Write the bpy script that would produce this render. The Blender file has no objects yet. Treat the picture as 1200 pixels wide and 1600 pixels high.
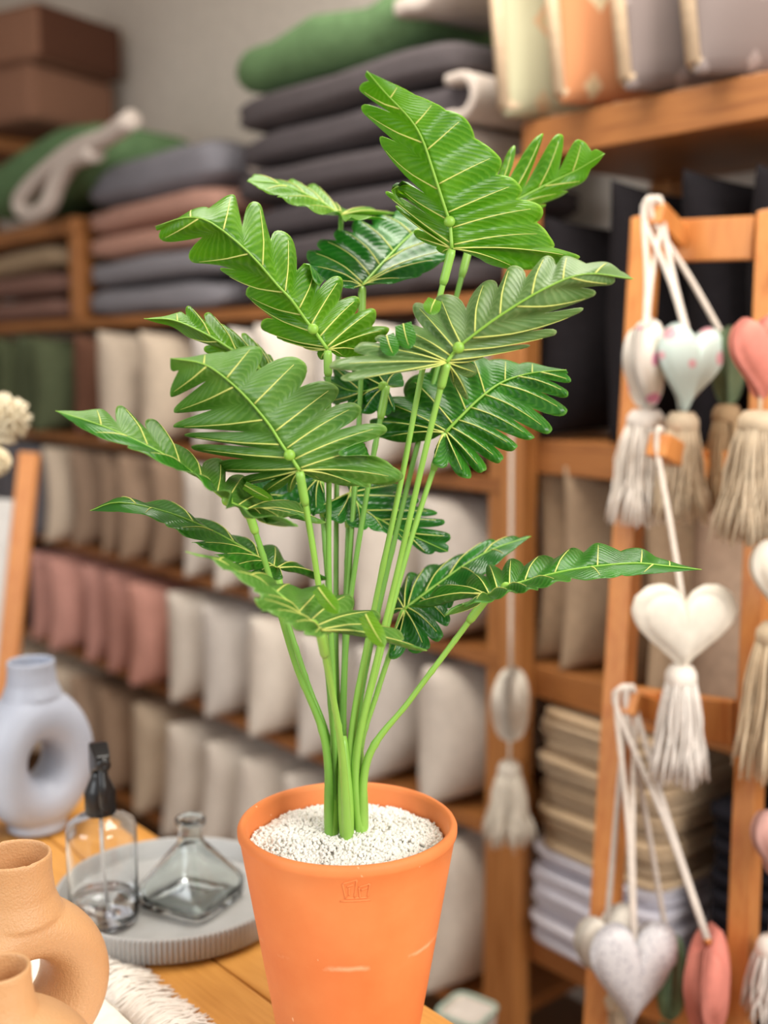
import bpy, bmesh, math, random
from mathutils import Vector, Matrix, noise

# ------------------------------------------------------------------ camera, world, light, exposure
S = bpy.context.scene
COL = S.collection
F_PX, CX, CY, CAM_Z = 1800.0, 600.0, 800.0, 1.60
PITCH = math.atan(234 / 1800)
AZ = math.radians(40.2)                          # the shelves run off at this angle to the left of the view
YAW = -(math.pi / 2 + AZ)                        # so that the shelves lie along the x axis of the room
cd = bpy.data.cameras.new('camera')
cam = bpy.data.objects.new('camera', cd)
COL.objects.link(cam)
cam.location = (0, 0, CAM_Z)
cam.rotation_euler = (math.pi / 2 - PITCH, 0, YAW)
cd.sensor_fit = 'VERTICAL'
cd.sensor_height = 36.0
cd.sensor_width = 27.0
cd.lens = F_PX * 36.0 / 1600.0
cd.clip_start = 0.05
cd.dof.use_dof = True
cd.dof.focus_distance = 1.10
cd.dof.aperture_fstop = 2.2
S.camera = cam

world = bpy.data.worlds.new('room_light')
S.world = world
world.use_nodes = True
bg = world.node_tree.nodes['Background']
bg.inputs[0].default_value = (1.0, 0.97, 0.93, 1)
bg.inputs[1].default_value = 0.36


ROOM = Matrix.Rotation(YAW, 3, 'Z')


def area_light(name, loc, target, size, power, color):
    l = bpy.data.lights.new(name, 'AREA')
    l.shape = 'RECTANGLE'
    l.size, l.size_y = size
    l.energy = power
    l.color = color
    o = bpy.data.objects.new(name, l)
    COL.objects.link(o)
    loc, target = ROOM @ Vector(loc), ROOM @ Vector(target)
    o.location = loc
    o.rotation_euler = (target - loc).to_track_quat('-Z', 'Y').to_euler()
    return o


area_light('shop_window_light', (1.7, -0.7, 2.6), (0.0, 1.2, 1.2), (1.3, 1.3), 42, (1.0, 0.97, 0.92))
area_light('left_window_light', (-2.3, -0.2, 2.3), (-0.2, 1.6, 1.2), (1.2, 1.4), 16, (0.93, 0.97, 1.0))
area_light('ceiling_lamp_light', (0.1, 1.75, 3.1), (0.0, 1.6, 0.0), (1.2, 1.2), 26, (1.0, 0.95, 0.86))
S.view_settings.view_transform = 'Standard'
S.view_settings.look = 'None'
S.view_settings.gamma = 1.0
S.view_settings.use_curve_mapping = False
S.view_settings.exposure = 1.0
try:
    S.cycles.use_denoising = True
    S.cycles.max_bounces = 10
    S.cycles.transmission_bounces = 10
except Exception:
    pass

# ------------------------------------------------------------------ frames of reference
FWD = ROOM @ Vector((0, math.cos(PITCH), -math.sin(PITCH)))
UPV = ROOM @ Vector((0, math.sin(PITCH), math.cos(PITCH)))
RGT = ROOM @ Vector((1, 0, 0))
EYE = Vector((0, 0, CAM_Z))


def at(px, py, d):
    """point of the room seen at (px, py) of the 1200x1600 frame, d metres in front of the lens"""
    return EYE + d * (FWD + RGT * ((px - CX) / F_PX) - UPV * ((py - CY) / F_PX))


UD = Vector((1, 0, 0))      # along the shelves, away from us
ND = Vector((0, 1, 0))      # out of the shelves, into the room
ROTU = 0.0
P0 = ROOM @ Vector((0, 2.6, 0))


def W(u, v, z):
    p = P0 + UD * u + ND * v
    return Vector((p.x, p.y, z))


def on_shelf(px, py, v=0.0):
    d = FWD + RGT * ((px - CX) / F_PX) - UPV * ((py - CY) / F_PX)
    t = (v - (EYE - P0).dot(ND)) / d.dot(ND)
    p = EYE + d * t
    return (p - P0).dot(UD), p.z


def on_level(px, py, z):
    d = FWD + RGT * ((px - CX) / F_PX) - UPV * ((py - CY) / F_PX)
    return EYE + d * ((z - CAM_Z) / d.z)


# ------------------------------------------------------------------ materials
def lin(h):
    h = h.lstrip('#')
    r = []
    for i in (0, 2, 4):
        c = int(h[i:i + 2], 16) / 255
        r.append(c / 12.92 if c <= 0.04045 else ((c + 0.055) / 1.055) ** 2.4)
    return (r[0], r[1], r[2], 1)


def base_mat(name):
    m = bpy.data.materials.new(name)
    m.use_nodes = True
    nt = m.node_tree
    return m, nt, nt.nodes['Principled BSDF']


def nd(nt, t, **kw):
    n = nt.nodes.new(t)
    for k, v in kw.items():
        setattr(n, k, v)
    return n


def ramp(nt, fac, stops):
    r = nd(nt, 'ShaderNodeValToRGB')
    e = r.color_ramp.elements
    e[0].position, e[0].color = stops[0]
    e[1].position, e[1].color = stops[-1]
    for p, c in stops[1:-1]:
        x = e.new(p)
        x.color = c
    nt.links.new(fac, r.inputs[0])
    return r.outputs[0]


def mix(nt, fac, a, b, mode='MIX'):
    m = nd(nt, 'ShaderNodeMix', data_type='RGBA', blend_type=mode)
    for sock, v in ((m.inputs[0], fac), (m.inputs[6], a), (m.inputs[7], b)):
        if hasattr(v, 'is_output'):
            nt.links.new(v, sock)
        else:
            sock.default_value = v
    return m.outputs[2]


def noise_tex(nt, scale, detail=4, coord='Object', rough=0.55, stretch=None):
    tc = nd(nt, 'ShaderNodeTexCoord')
    n = nd(nt, 'ShaderNodeTexNoise')
    n.inputs['Scale'].default_value = scale
    n.inputs['Detail'].default_value = detail
    n.inputs['Roughness'].default_value = rough
    src = tc.outputs[coord]
    if stretch:
        mp = nd(nt, 'ShaderNodeMapping')
        mp.inputs['Scale'].default_value = stretch
        nt.links.new(src, mp.inputs[0])
        src = mp.outputs[0]
    nt.links.new(src, n.inputs['Vector'])
    return n.outputs['Fac']


def bump(nt, bsdf, height, strength, dist=0.002):
    b = nd(nt, 'ShaderNodeBump')
    b.inputs['Strength'].default_value = strength
    b.inputs['Distance'].default_value = dist
    nt.links.new(height, b.inputs['Height'])
    nt.links.new(b.outputs[0], bsdf.inputs['Normal'])


def fabric(name, col, vary=0.12, scale=60, rough=0.92):
    m, nt, b = base_mat(name)
    c = lin(col)
    n1 = noise_tex(nt, scale, 5)
    n2 = noise_tex(nt, 5, 3)
    lo = tuple(x * (1 - vary * 1.5) for x in c[:3]) + (1,)
    hi = tuple(min(1, x * (1 + vary)) for x in c[:3]) + (1,)
    base = ramp(nt, n1, [(0.3, lo), (0.7, hi)])
    oi = nd(nt, 'ShaderNodeObjectInfo')
    tint = ramp(nt, oi.outputs['Random'], [(0.0, (0.86, 0.86, 0.87, 1)), (1.0, (1.06, 1.04, 1.0, 1))])
    base = mix(nt, 1.0, base, tint, 'MULTIPLY')
    nt.links.new(base, b.inputs['Base Color'])
    b.inputs['Roughness'].default_value = rough
    b.inputs['Specular IOR Level'].default_value = 0.15
    bump(nt, b, n2, 0.35, 0.02)
    return m


def wood(name, dark, light, stretch=(2, 30, 30), rough=0.5):
    m, nt, b = base_mat(name)
    n1 = noise_tex(nt, 3.0, 6, stretch=stretch)
    n2 = noise_tex(nt, 1.5, 3)
    c = ramp(nt, n1, [(0.3, lin(dark)), (0.55, lin(light)), (0.8, lin(dark))])
    c = mix(nt, 1.0, c, ramp(nt, n2, [(0.3, (0.88, 0.86, 0.84, 1)), (0.7, (1.06, 1.05, 1.02, 1))]), 'MULTIPLY')
    nt.links.new(c, b.inputs['Base Color'])
    b.inputs['Roughness'].default_value = rough
    bump(nt, b, n1, 0.15, 0.002)
    return m


def plain(name, col, rough=0.6, metal=0.0, spec=0.5):
    m, nt, b = base_mat(name)
    n = noise_tex(nt, 30, 3)
    c = lin(col)
    cc = ramp(nt, n, [(0.3, tuple(x * 0.93 for x in c[:3]) + (1,)), (0.7, tuple(min(1, x * 1.05) for x in c[:3]) + (1,))])
    nt.links.new(cc, b.inputs['Base Color'])
    b.inputs['Roughness'].default_value = rough
    b.inputs['Metallic'].default_value = metal
    b.inputs['Specular IOR Level'].default_value = spec
    return m


def glass(name, tint=(1, 1, 1, 1), rough=0.0, ior=1.45):
    m, nt, b = base_mat(name)
    b.inputs['Base Color'].default_value = tint
    b.inputs['Roughness'].default_value = rough
    b.inputs['Transmission Weight'].default_value = 1.0
    b.inputs['IOR'].default_value = ior
    return m


# ------------------------------------------------------------------ mesh helpers
def mesh_data(name, verts, faces, mats, smooth=True, fmat=None, uvs=None):
    me = bpy.data.meshes.new(name)
    me.from_pydata([tuple(v) for v in verts], [], faces)
    for m in (mats if isinstance(mats, (list, tuple)) else [mats]):
        me.materials.append(m)
    if fmat:
        me.polygons.foreach_set('material_index', fmat)
    if uvs:
        l = me.uv_layers.new(name='UVMap')
        for lp in me.loops:
            l.data[lp.index].uv = uvs[lp.vertex_index]
    if smooth:
        me.polygons.foreach_set('use_smooth', [True] * len(me.polygons))
    me.update()
    return me


def link(name, me, parent=None, loc=None, rot=None):
    o = bpy.data.objects.new(name, me)
    COL.objects.link(o)
    if parent is not None:
        o.parent = parent
    if loc is not None:
        o.location = loc
    if rot is not None:
        o.rotation_euler = rot
    return o


def obj(name, verts, faces, mats, parent=None, loc=None, rot=None, smooth=True, **kw):
    return link(name, mesh_data(name, verts, faces, mats, smooth, **kw), parent, loc, rot)


def tag(o, label=None, cat=None, group=None, kind=None):
    if label:
        o['label'] = label
    if cat:
        o['category'] = cat
    if group:
        o['group'] = group
    if kind:
        o['kind'] = kind
    return o


def thing(name, label, cat, loc=(0, 0, 0), rotz=0.0, group=None):
    o = bpy.data.objects.new(name, None)
    o.empty_display_size = 0.05
    COL.objects.link(o)
    o.location = loc
    o.rotation_euler = (0, 0, rotz)
    return tag(o, label, cat, group)


def box(cx, cy, cz, sx, sy, sz, bev=0.0):
    """bevelled box as (verts, faces)"""
    bm = bmesh.new()
    bmesh.ops.create_cube(bm, size=1.0)
    for v in bm.verts:
        v.co = Vector((v.co.x * sx + cx, v.co.y * sy + cy, v.co.z * sz + cz))
    if bev:
        bmesh.ops.bevel(bm, geom=bm.edges[:], offset=bev, segments=2, affect='EDGES', profile=0.6)
    vs = [v.co.copy() for v in bm.verts]
    fs = [[v.index for v in f.verts] for f in bm.faces]
    bm.free()
    return vs, fs


def join(*parts):
    V, Fc = [], []
    for v, f in parts:
        k = len(V)
        V += list(v)
        Fc += [[i + k for i in q] for q in f]
    return V, Fc


def xform(vf, M):
    return [M @ Vector(v) for v in vf[0]], vf[1]


def tube(pts, rad, n=8, caps=True):
    pts = [Vector(p) for p in pts]
    m = len(pts)
    rr = rad if isinstance(rad, (list, tuple)) else [rad] * m
    V, Fc = [], []
    prev = None
    for i, p in enumerate(pts):
        t = (pts[min(i + 1, m - 1)] - pts[max(i - 1, 0)])
        t = t.normalized() if t.length > 1e-9 else Vector((0, 0, 1))
        if prev is None:
            a = Vector((1, 0, 0)) if abs(t.x) < 0.8 else Vector((0, 1, 0))
            nrm = (a - t * a.dot(t)).normalized()
        else:
            nrm = prev - t * prev.dot(t)
            nrm = nrm.normalized() if nrm.length > 1e-9 else prev
        prev = nrm
        bn = t.cross(nrm)
        for k in range(n):
            a = 2 * math.pi * k / n
            V.append(p + (nrm * math.cos(a) + bn * math.sin(a)) * rr[i])
    for i in range(m - 1):
        for k in range(n):
            k2 = (k + 1) % n
            Fc.append([i * n + k, i * n + k2, (i + 1) * n + k2, (i + 1) * n + k])
    if caps:
        Fc.append(list(range(n - 1, -1, -1)))
        Fc.append([(m - 1) * n + k for k in range(n)])
    return V, Fc


def lathe(prof, n=48, closed=False):
    """prof: (r, z) pairs, bottom to top on the outside, then down the inside"""
    V, Fc = [], []
    m = len(prof)
    for r, z in prof:
        for k in range(n):
            a = 2 * math.pi * k / n
            V.append(Vector((r * math.cos(a), r * math.sin(a), z)))
    for i in range(m - 1 + (1 if closed else 0)):
        j = (i + 1) % m
        for k in range(n):
            k2 = (k + 1) % n
            Fc.append([i * n + k, i * n + k2, j * n + k2, j * n + k])
    if not closed:
        Fc.append(list(range(n - 1, -1, -1)))
        Fc.append([(m - 1) * n + k for k in range(n)])
    return V, Fc


def cr(pts, t):
    """Catmull-Rom through pts, t in 0..len-1"""
    n = len(pts)
    i = min(max(int(math.floor(t)), 0), n - 2)
    f = t - i
    p1, p2 = pts[i], pts[i + 1]
    p0 = pts[i - 1] if i > 0 else p1 * 2 - p2
    p3 = pts[i + 2] if i + 2 < n else p2 * 2 - p1
    return 0.5 * ((2 * p1) + (p2 - p0) * f + (2 * p0 - 5 * p1 + 4 * p2 - p3) * f * f + (3 * p1 - p0 - 3 * p2 + p3) * f ** 3)


def smooth_path(pts, n):
    pts = [Vector(p) for p in pts]
    return [cr(pts, (len(pts) - 1) * i / (n - 1)) for i in range(n)]


def spow(x, e):
    return math.copysign(abs(x) ** e, x)


def slab(L, D, T, seed=0, e1=0.55, e2=0.3, crease=0.1, wav=0.012, nu=40, nv=14, sag=0.0):
    """soft folded textile: rounded slab, bottom at z=0, L along x, D along y"""
    V, Fc = [], []
    off = Vector((seed * 7.3, seed * 3.1, seed * 1.7))
    for j in range(nv + 1):
        ph = -math.pi / 2 + math.pi * j / nv
        for i in range(nu):
            th = 2 * math.pi * i / nu
            cz, sz = math.cos(ph), math.sin(ph)
            k = spow(cz, e1)
            x, y, z = k * spow(math.cos(th), e2), k * spow(math.sin(th), e2), spow(sz, 0.75)
            g = 1 - crease * math.exp(-(z / 0.22) ** 2)
            p = Vector((x * L / 2 * (1 - (1 - g) * 0.25), y * D / 2 * (1 - (1 - g) * 0.4), z * T / 2))
            w = noise.noise(p * 5 + off) * wav + noise.noise(p * 14 + off) * wav * 0.4
            p.z += w + T / 2 - sag * (2 * p.x / L) ** 2
            p.y += w * 0.8
            V.append(p)
    for j in range(nv):
        for i in range(nu):
            i2 = (i + 1) % nu
            Fc.append([j * nu + i, j * nu + i2, (j + 1) * nu + i2, (j + 1) * nu + i])
    return V, Fc


def cushion(w, h, t, seed=0, n=14, wav=0.02, soft=0.5, pinch=0.07):
    """stuffed cushion: thin along x, w along y, h along z, bottom centre at the origin"""
    V, Fc = [], []
    off = Vector((seed * 5.1, seed * 2.7, seed * 9.2))
    idx = {}

    def pt(a, b, s):
        ea, eb = 1 - abs(a) ** 2.6, 1 - abs(b) ** 2.6
        th = (max(ea, 0) * max(eb, 0)) ** soft
        y = a * (1 - pinch * (1 - b * b) * abs(a))
        z = b * (1 - pinch * (1 - a * a) * abs(b))
        p = Vector((s * th * t / 2, y * w / 2, z * h / 2 + h / 2))
        q = noise.noise(p * 6 + off) * wav + noise.noise(p * 13 + off * 2) * wav * 0.5
        p.x += s * q * th * 1.2 + noise.noise(Vector((0, p.y * 5, p.z * 5)) + off) * wav * 0.8
        return p
    for s in (1, -1):
        for j in range(n + 1):
            for i in range(n + 1):
                edge = i in (0, n) or j in (0, n)
                key = (i, j, 0 if edge else s)
                if key not in idx:
                    idx[key] = len(V)
                    V.append(pt(-math.cos(math.pi * i / n), -math.cos(math.pi * j / n), s))
    for s in (1, -1):
        g = lambda i, j: idx[(i, j, 0 if (i in (0, n) or j in (0, n)) else s)]
        for j in range(n):
            for i in range(n):
                q = [g(i, j), g(i + 1, j), g(i + 1, j + 1), g(i, j + 1)]
                Fc.append(q if s > 0 else q[::-1])
    return V, Fc
# ------------------------------------------------------------------ room shell
PLASTER = plain('wall_plaster', '#d2c8bc', 0.9, spec=0.2)
PLASTER2 = plain('wall_plaster_warm', '#c4b6a6', 0.9, spec=0.2)
FLOOR_M = wood('floor_boards', '#6a4a30', '#8a6644', (2, 20, 20))
M_ROT = Matrix.Rotation(ROTU, 4, 'Z')


def wall_box(u0, u1, v0, v1, z0, z1, bev=0.0):
    """box aligned with the shelves, in room coordinates"""
    v, f = box(0, 0, 0, abs(u1 - u0), abs(v1 - v0), z1 - z0, bev)
    c = W((u0 + u1) / 2, (v0 + v1) / 2, (z0 + z1) / 2)
    return xform((v, f), Matrix.Translation(c) @ M_ROT)


tag(obj('floor', *wall_box(-3.0, 4.6, -0.6, 4.4, -0.1, 0.0), FLOOR_M, smooth=False), kind='structure')
tag(obj('wall_back', *wall_box(-3.0, 4.6, -0.56, -0.46, 0.0, 3.3), PLASTER, smooth=False), kind='structure')
tag(obj('wall_left', *wall_box(3.9, 4.0, -0.46, 4.4, 0.0, 3.3), PLASTER2, smooth=False), kind='structure')
tag(obj('ceiling', *wall_box(-3.0, 4.6, -0.56, 4.4, 3.3, 3.4), PLASTER, smooth=False), kind='structure')

# ------------------------------------------------------------------ shelving
SHELF_WOOD = wood('shelf_wood', '#8a5428', '#a66c38', (2, 26, 26))
POST_WOOD = wood('post_wood', '#a0642f', '#b87c44', (26, 26, 2))
LADDER_WOOD = wood('ladder_wood', '#bf743a', '#d18c4c', (30, 30, 2), 0.42)
TABLE_WOOD = wood('table_wood', '#c98a3c', '#dda050', (2, 24, 24), 0.38)

LEVELS = [1.74, 1.365, 1.0, 0.63, 0.20]
U_MID, U_END = -0.40, 3.30
un = thing('shelving_unit', 'long wooden shelving unit packed with rows of upright cushions', 'shelf', W(1.4, -0.2, 0), ROTU)
un_inv = (Matrix.Translation(W(1.4, -0.2, 0)) @ M_ROT).inverted()


def part(name, vf, mat, parent, inv, smooth=False):
    return obj(name, *xform(vf, inv), mat, parent, smooth=smooth)


for z in LEVELS:
    part('shelf_board', wall_box(U_MID + 0.03, U_END, 0.0, -0.44, z - 0.03, z, 0.003), SHELF_WOOD, un, un_inv)
for u in (U_MID + 0.045, U_END - 0.03):
    for v in (-0.025, -0.42):
        part('post', wall_box(u - 0.026, u + 0.026, v - 0.022, v + 0.022, 0.0, LEVELS[0] - 0.036, 0.003), POST_WOOD, un, un_inv)
U_BAY = on_shelf(122, 380)[0]
U_BAY2 = on_shelf(150, 230, -0.44)[0]
for z, ub in ((2.06, U_BAY), (2.42, U_BAY2)):
    part('raised_shelf', wall_box(ub, U_END, 0.02, -0.44, z - 0.05, z, 0.003), SHELF_WOOD, un, un_inv)
for v in (-0.02, -0.42):
    part('upright', wall_box(U_BAY - 0.0, U_BAY + 0.05, v - 0.03, v + 0.03, LEVELS[0] + 0.001, 2.009, 0.003), SHELF_WOOD, un, un_inv)
    part('upright', wall_box(U_BAY2 + 0.12, U_BAY2 + 0.17, v - 0.03, v + 0.03, 2.061, 2.369, 0.003), SHELF_WOOD, un, un_inv)
for u in (U_END - 0.05,):
    part('upright', wall_box(u, u + 0.05, -0.44, 0.0, LEVELS[0] + 0.001, 2.009, 0.003), SHELF_WOOD, un, un_inv)
    part('upright', wall_box(u, u + 0.05, -0.44, 0.0, 2.061, 2.369, 0.003), SHELF_WOOD, un, un_inv)

R_LEV = [2.055, 1.45, 1.0, 0.44]
ru = thing('shelving_unit', 'wooden shelving unit behind the ladder holding dark cushions and folded linen', 'shelf', W(-1.05, -0.2, 0), ROTU)
ru_inv = (Matrix.Translation(W(-1.05, -0.2, 0)) @ M_ROT).inverted()
RU0, RU1 = -0.41, -1.75
for i, z in enumerate(R_LEV):
    th = 0.072 if i == 0 else 0.065
    part('shelf_board', wall_box(RU0, RU1, 0.0, -0.44, z - th, z, 0.004), SHELF_WOOD, ru, ru_inv)
for u in (RU0 - 0.03, RU1 + 0.03):
    for v in (0.024, -0.42):
        part('post', wall_box(u - 0.028, u + 0.028, v - 0.022, v + 0.022, 0.0, R_LEV[0] - 0.073, 0.003), POST_WOOD, ru, ru_inv)

# ------------------------------------------------------------------ cushions standing in rows
CREAM = fabric('cream_linen', '#d9d0c6', 0.05)
ECRU = fabric('ecru_linen', '#cdbca8', 0.07)
PINK = fabric('rose_linen', '#cf9a8e', 0.08)
TAUPE = fabric('taupe_linen', '#a38a75', 0.09)
GREEN = fabric('olive_linen', '#565e45', 0.12)
MAROON = fabric('maroon_linen', '#74503f', 0.1)
SLATE = fabric('slate_linen', '#66646a', 0.08)
BLACKF = fabric('black_linen', '#1d1a1d', 0.1)
TANF = fabric('tan_linen', '#b0977c', 0.08)
BROWNF = fabric('brown_linen', '#7a6048', 0.08)

CUSH = {}


def cush_mesh(mat, w, h, t, var):
    key = (mat.name, w, h, t, var)
    if key not in CUSH:
        CUSH[key] = mesh_data('cushion', *cushion(w, h, t, seed=var + 1, wav=0.05 if mat in (PINK, TAUPE, GREEN) else 0.016), mat)
    return CUSH[key]


def put_cushion(u, v, z, mat, w, h, t, var, label, group, lean=0.0, yaw=0.0, pitch=0.0):
    o = link('cushion', cush_mesh(mat, w, h, t, var))
    o.location = W(u, v, z)
    o.rotation_euler = (Matrix.Rotation(ROTU + yaw, 3, 'Z') @ Matrix.Rotation(pitch, 3, 'X') @ Matrix.Rotation(lean, 3, 'Y')).to_euler()
    return tag(o, label, 'cushion', group)


rnd = random.Random(11)
ORD = ['first', 'second', 'third', 'fourth', 'fifth', 'sixth', 'seventh', 'eighth', 'ninth', 'tenth', 'eleventh', 'twelfth', 'thirteenth',
       'fourteenth', 'fifteenth', 'sixteenth', 'seventeenth', 'eighteenth']
SHELFNAME = ['uppermost cushion shelf', 'second cushion shelf down', 'third cushion shelf down', 'lowest cushion shelf']
# runs per shelf, from the near end (right post) to the far end; each run ends where the photograph changes colour
ROWS = [
    (1, [(CREAM, 'cream', 278, 0.20), (ECRU, 'ecru', 158, 0.19), (MAROON, 'maroon', 100, 0.22), (GREEN, 'olive green', None, 0.21)]),
    (2, [(CREAM, 'cream', 272, 0.20), (TAUPE, 'taupe', 112, 0.19), (ECRU, 'beige', 88, 0.13), (SLATE, 'slate grey', None, 0.17)]),
    (3, [(CREAM, 'cream', 258, 0.20), (PINK, 'dusty pink', 58, 0.20), (BLACKF, 'black', None, 0.2)]),
    (4, [(CREAM, 'cream', 248, 0.20), (ECRU, 'beige', 190, 0.2), (TAUPE, 'taupe', 120, 0.2), (ECRU, 'sand', None, 0.2)]),
]
for lev, runs in ROWS:
    u = U_MID + 0.10
    prev = 'near post'
    for mat, word, px, pitch0 in runs:
        z0 = LEVELS[lev]
        u_to = U_END - 0.06 if px is None else on_shelf(px, 566 + (CAM_Z - z0 - 0.17) * 540, 0.03)[0]
        cnt = max(1, int(round((u_to - u) / pitch0)))
        pu = (u_to - u) / cnt
        for k in range(cnt):
            uc = u + pu * (k + 0.5)
            if word in ('black', 'sand', 'olive green', 'slate grey') and k > 3:
                break
            where = ('next to the ' if k == 0 else ORD[k] + ' from the ') + prev
            soft = mat in (PINK, TAUPE, GREEN)
            put_cushion(uc + rnd.uniform(-.008, .008), -0.125 + rnd.uniform(-.015, .03), z0 + 0.003, mat, 0.38, (0.37 if lev == 4 else 0.325) * rnd.uniform(0.97, 1.0), round(pu * 0.93, 3), k % 3,
                        '%s cushion on the %s, %s' % (word, SHELFNAME[lev - 1], where),
                        '%s cushions on the %s' % (word, SHELFNAME[lev - 1]),
                        lean=rnd.uniform(-0.04, 0.04) - (0.12 if lev == 4 and mat is CREAM else 0), yaw=rnd.uniform(-0.07, 0.07))
        u = u_to
        prev = word + (' ones' if cnt > 1 else ' one')

# ------------------------------------------------------------------ folded throws on top of the shelf
CHAR = fabric('charcoal_throw', '#575154', 0.08)
GREYT = fabric('grey_throw', '#85838a', 0.07)
ROSET = fabric('rose_throw', '#bb9080', 0.07)
GREENT = fabric('green_throw', '#64825a', 0.12, 40)
BEIGET = fabric('beige_throw', '#ab9478', 0.07)
MAUVET = fabric('mauve_throw', '#86665c', 0.07)
TRIM = fabric('ivory_trim', '#d3c6bc', 0.06)


def put_slab(u, v, z, L, D, T, mat, seed, name, label, cat, group=None, yaw=0.0, tilt=0.0, **kw):
    o = thing(name, label, cat, W(u, v, z), ROTU + yaw, group)
    b = obj('folded_cloth', *slab(L, D, T, seed, **kw), mat, o)
    b.rotation_euler = (0, tilt, 0)
    return o


# grey and rose pile, bottom to top
uA0, uA1 = on_shelf(352, 400)[0], on_shelf(118, 400)[0]
uc, Lp = (uA0 + uA1) / 2 - 0.005, (uA1 - uA0) - 0.05
z = LEVELS[0]
pile = [(GREYT, 'grey', 0.088, 'bottom of the grey and pink pile'), (GREYT, 'grey', 0.09, 'second from the bottom of the pile'),
        (ROSET, 'rose pink', 0.08, 'lower of the two pink ones in the pile'), (ROSET, 'rose pink', 0.085, 'upper of the two pink ones in the pile'),
        (GREYT, 'grey', 0.135, 'top of the pile, ivory end showing')]
for i, (m, w, t, where) in enumerate(pile):
    o = put_slab(uc + (0.01, -0.005, 0.0, 0.0, 0.012)[i], -0.19, z + 0.001, Lp * (1.0, 1.0, 0.98, 0.98, 0.96)[i], 0.40, t, m, 20 + i, 'folded_throw',
                 '%s folded throw, %s' % (w, where), 'throw', 'throws in the grey and pink pile', crease=0.12, e1=0.5)
    if i in (0, 4):
        e = obj('ivory_end', *slab(0.05, 0.30, t * 0.72, 40 + i, crease=0.3, wav=0.006, nu=24, nv=10), TRIM, o)
        e.location = (-Lp / 2 - 0.003, -0.055, t * 0.14)
    z += t * (0.97 if i < 4 else 1)
# charcoal pile
uB0, uB1 = on_shelf(742, 200)[0], on_shelf(356, 300)[0]
uc, Lp = (uB0 + uB1) / 2, (uB1 - uB0)
z = LEVELS[0]


def c_loop(parent, rad, wid, thick, loc, up=1, name='ivory_hem'):
    """ivory hem turned back in a loop at the throw's end"""
    pts = []
    for i in range(15):
        a = math.pi * 0.5 + math.pi * 1.15 * i / 14
        pts.append((math.cos(a) * rad * 1.1, 0, math.sin(a) * rad * up))
    pts = [(rad * 1.1, 0, rad * up)] + pts + [(rad * 1.4, 0, -rad * 0.9 * up)]
    V, Fc = [], []
    n = len(pts)
    for y in (-wid / 2, wid / 2):
        for k, p in enumerate(pts):
            q0 = Vector(pts[max(0, k - 1)])
            q1 = Vector(pts[min(n - 1, k + 1)])
            t = (q1 - q0).normalized()
            nrm = Vector((-t.z, 0, t.x))
            V.append(Vector((p[0], y, p[2])) + nrm * thick / 2)
            V.append(Vector((p[0], y, p[2])) - nrm * thick / 2)
    m = 2 * n
    for k in range(n - 1):
        a, b = 2 * k, 2 * k + 1
        c, d = 2 * k + 2, 2 * k + 3
        Fc += [[a, c, c + m, a + m], [d, b, b + m, d + m], [b, d, c, a], [a + m, c + m, d + m, b + m]]
    Fc += [[0, m, m + 1, 1], [m - 2, m - 1, 2 * m - 1, 2 * m - 2]]
    o = obj(name, V, Fc, TRIM, parent, loc=loc)
    bv = o.modifiers.new('soft', 'BEVEL')
    bv.width = thick * 0.3
    bv.segments = 3
    bv.limit_method = 'ANGLE'
    return o


CW = ['bottom', 'second from the bottom', 'third from the bottom', 'third from the top', 'second from the top', 'top']
for i in range(6):
    t = (0.085, 0.085, 0.09, 0.09, 0.095, 0.095)[i]
    L = Lp * (1.0, 0.99, 1.0, 0.98, 0.99, 0.97)[i]
    o = put_slab(uc + (0.0, 0.01, -0.006, 0.008, 0.0, 0.01)[i], -0.19 + 0.006 * (i % 2), z + 0.001, L, 0.41, t, CHAR, 30 + i, 'folded_throw',
                 'charcoal folded throw, %s in the charcoal pile' % CW[i], 'throw', 'throws in the charcoal pile', crease=0.13, e1=0.5)
    if i in (2, 3, 4):
        r = t * 0.40
        c_loop(o, r, 0.22, 0.02, (-L / 2 + 0.05 - 0.03 * (i == 4), 0.105, t / 2))
    z += t * 0.97
z_top = z + 0.004
gt = put_slab(uc + 0.10, -0.17, z_top, Lp * 0.80, 0.36, 0.15, GREENT, 51, 'rolled_throw', 'moss green rolled throw lying on top of the charcoal pile', 'throw', crease=0.0, e1=0.8, wav=0.02)
br = put_slab(uc - 0.28, -0.20, z_top + 0.15, 0.5, 0.40, 0.10, MAUVET, 53, 'folded_throw', 'brown folded throw above the green roll with a thick ivory hem', 'throw', crease=0.1)
c_loop(br, 0.055, 0.24, 0.035, (-0.02, 0.10, -0.028))

# left bay: green throw with a turned ivory hem, brown box cushions, mauve pile
uL = U_BAY + 0.32
z = LEVELS[0]
for i, (m, w, t, where) in enumerate([(MAUVET, 'mauve', 0.085, 'bottom one beside the grey throws'), (MAUVET, 'mauve', 0.085, 'middle one under the beige throw'),
                                      (BEIGET, 'beige', 0.09, 'top of the short mauve pile')]):
    put_slab(uL + 0.19, -0.19, z + 0.001, 0.80, 0.40, t, m, 60 + i, 'folded_throw', '%s folded throw, %s' % (w, where), 'throw', 'throws in the mauve pile', crease=0.14)
    z += t * 0.97
gu, gz = on_shelf(80, 285, 0.0)
gs = thing('folded_throw', 'sage green throw with a turned ivory hem slanting off the raised shelf', 'throw', W(gu, -0.10, 2.065), ROTU)
g = obj('folded_cloth', *slab(0.95, 0.42, 0.20, 71, crease=0.05, e1=0.7, wav=0.02), GREENT, gs, loc=(0.0, 0, 0.045))
g.rotation_euler = (0, 0.09, 0)
hem = [(207, 186), (165, 215), (120, 232), (80, 262), (50, 290), (32, 318), (48, 336), (74, 322), (90, 285), (112, 252), (150, 238)]
hp = []
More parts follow.
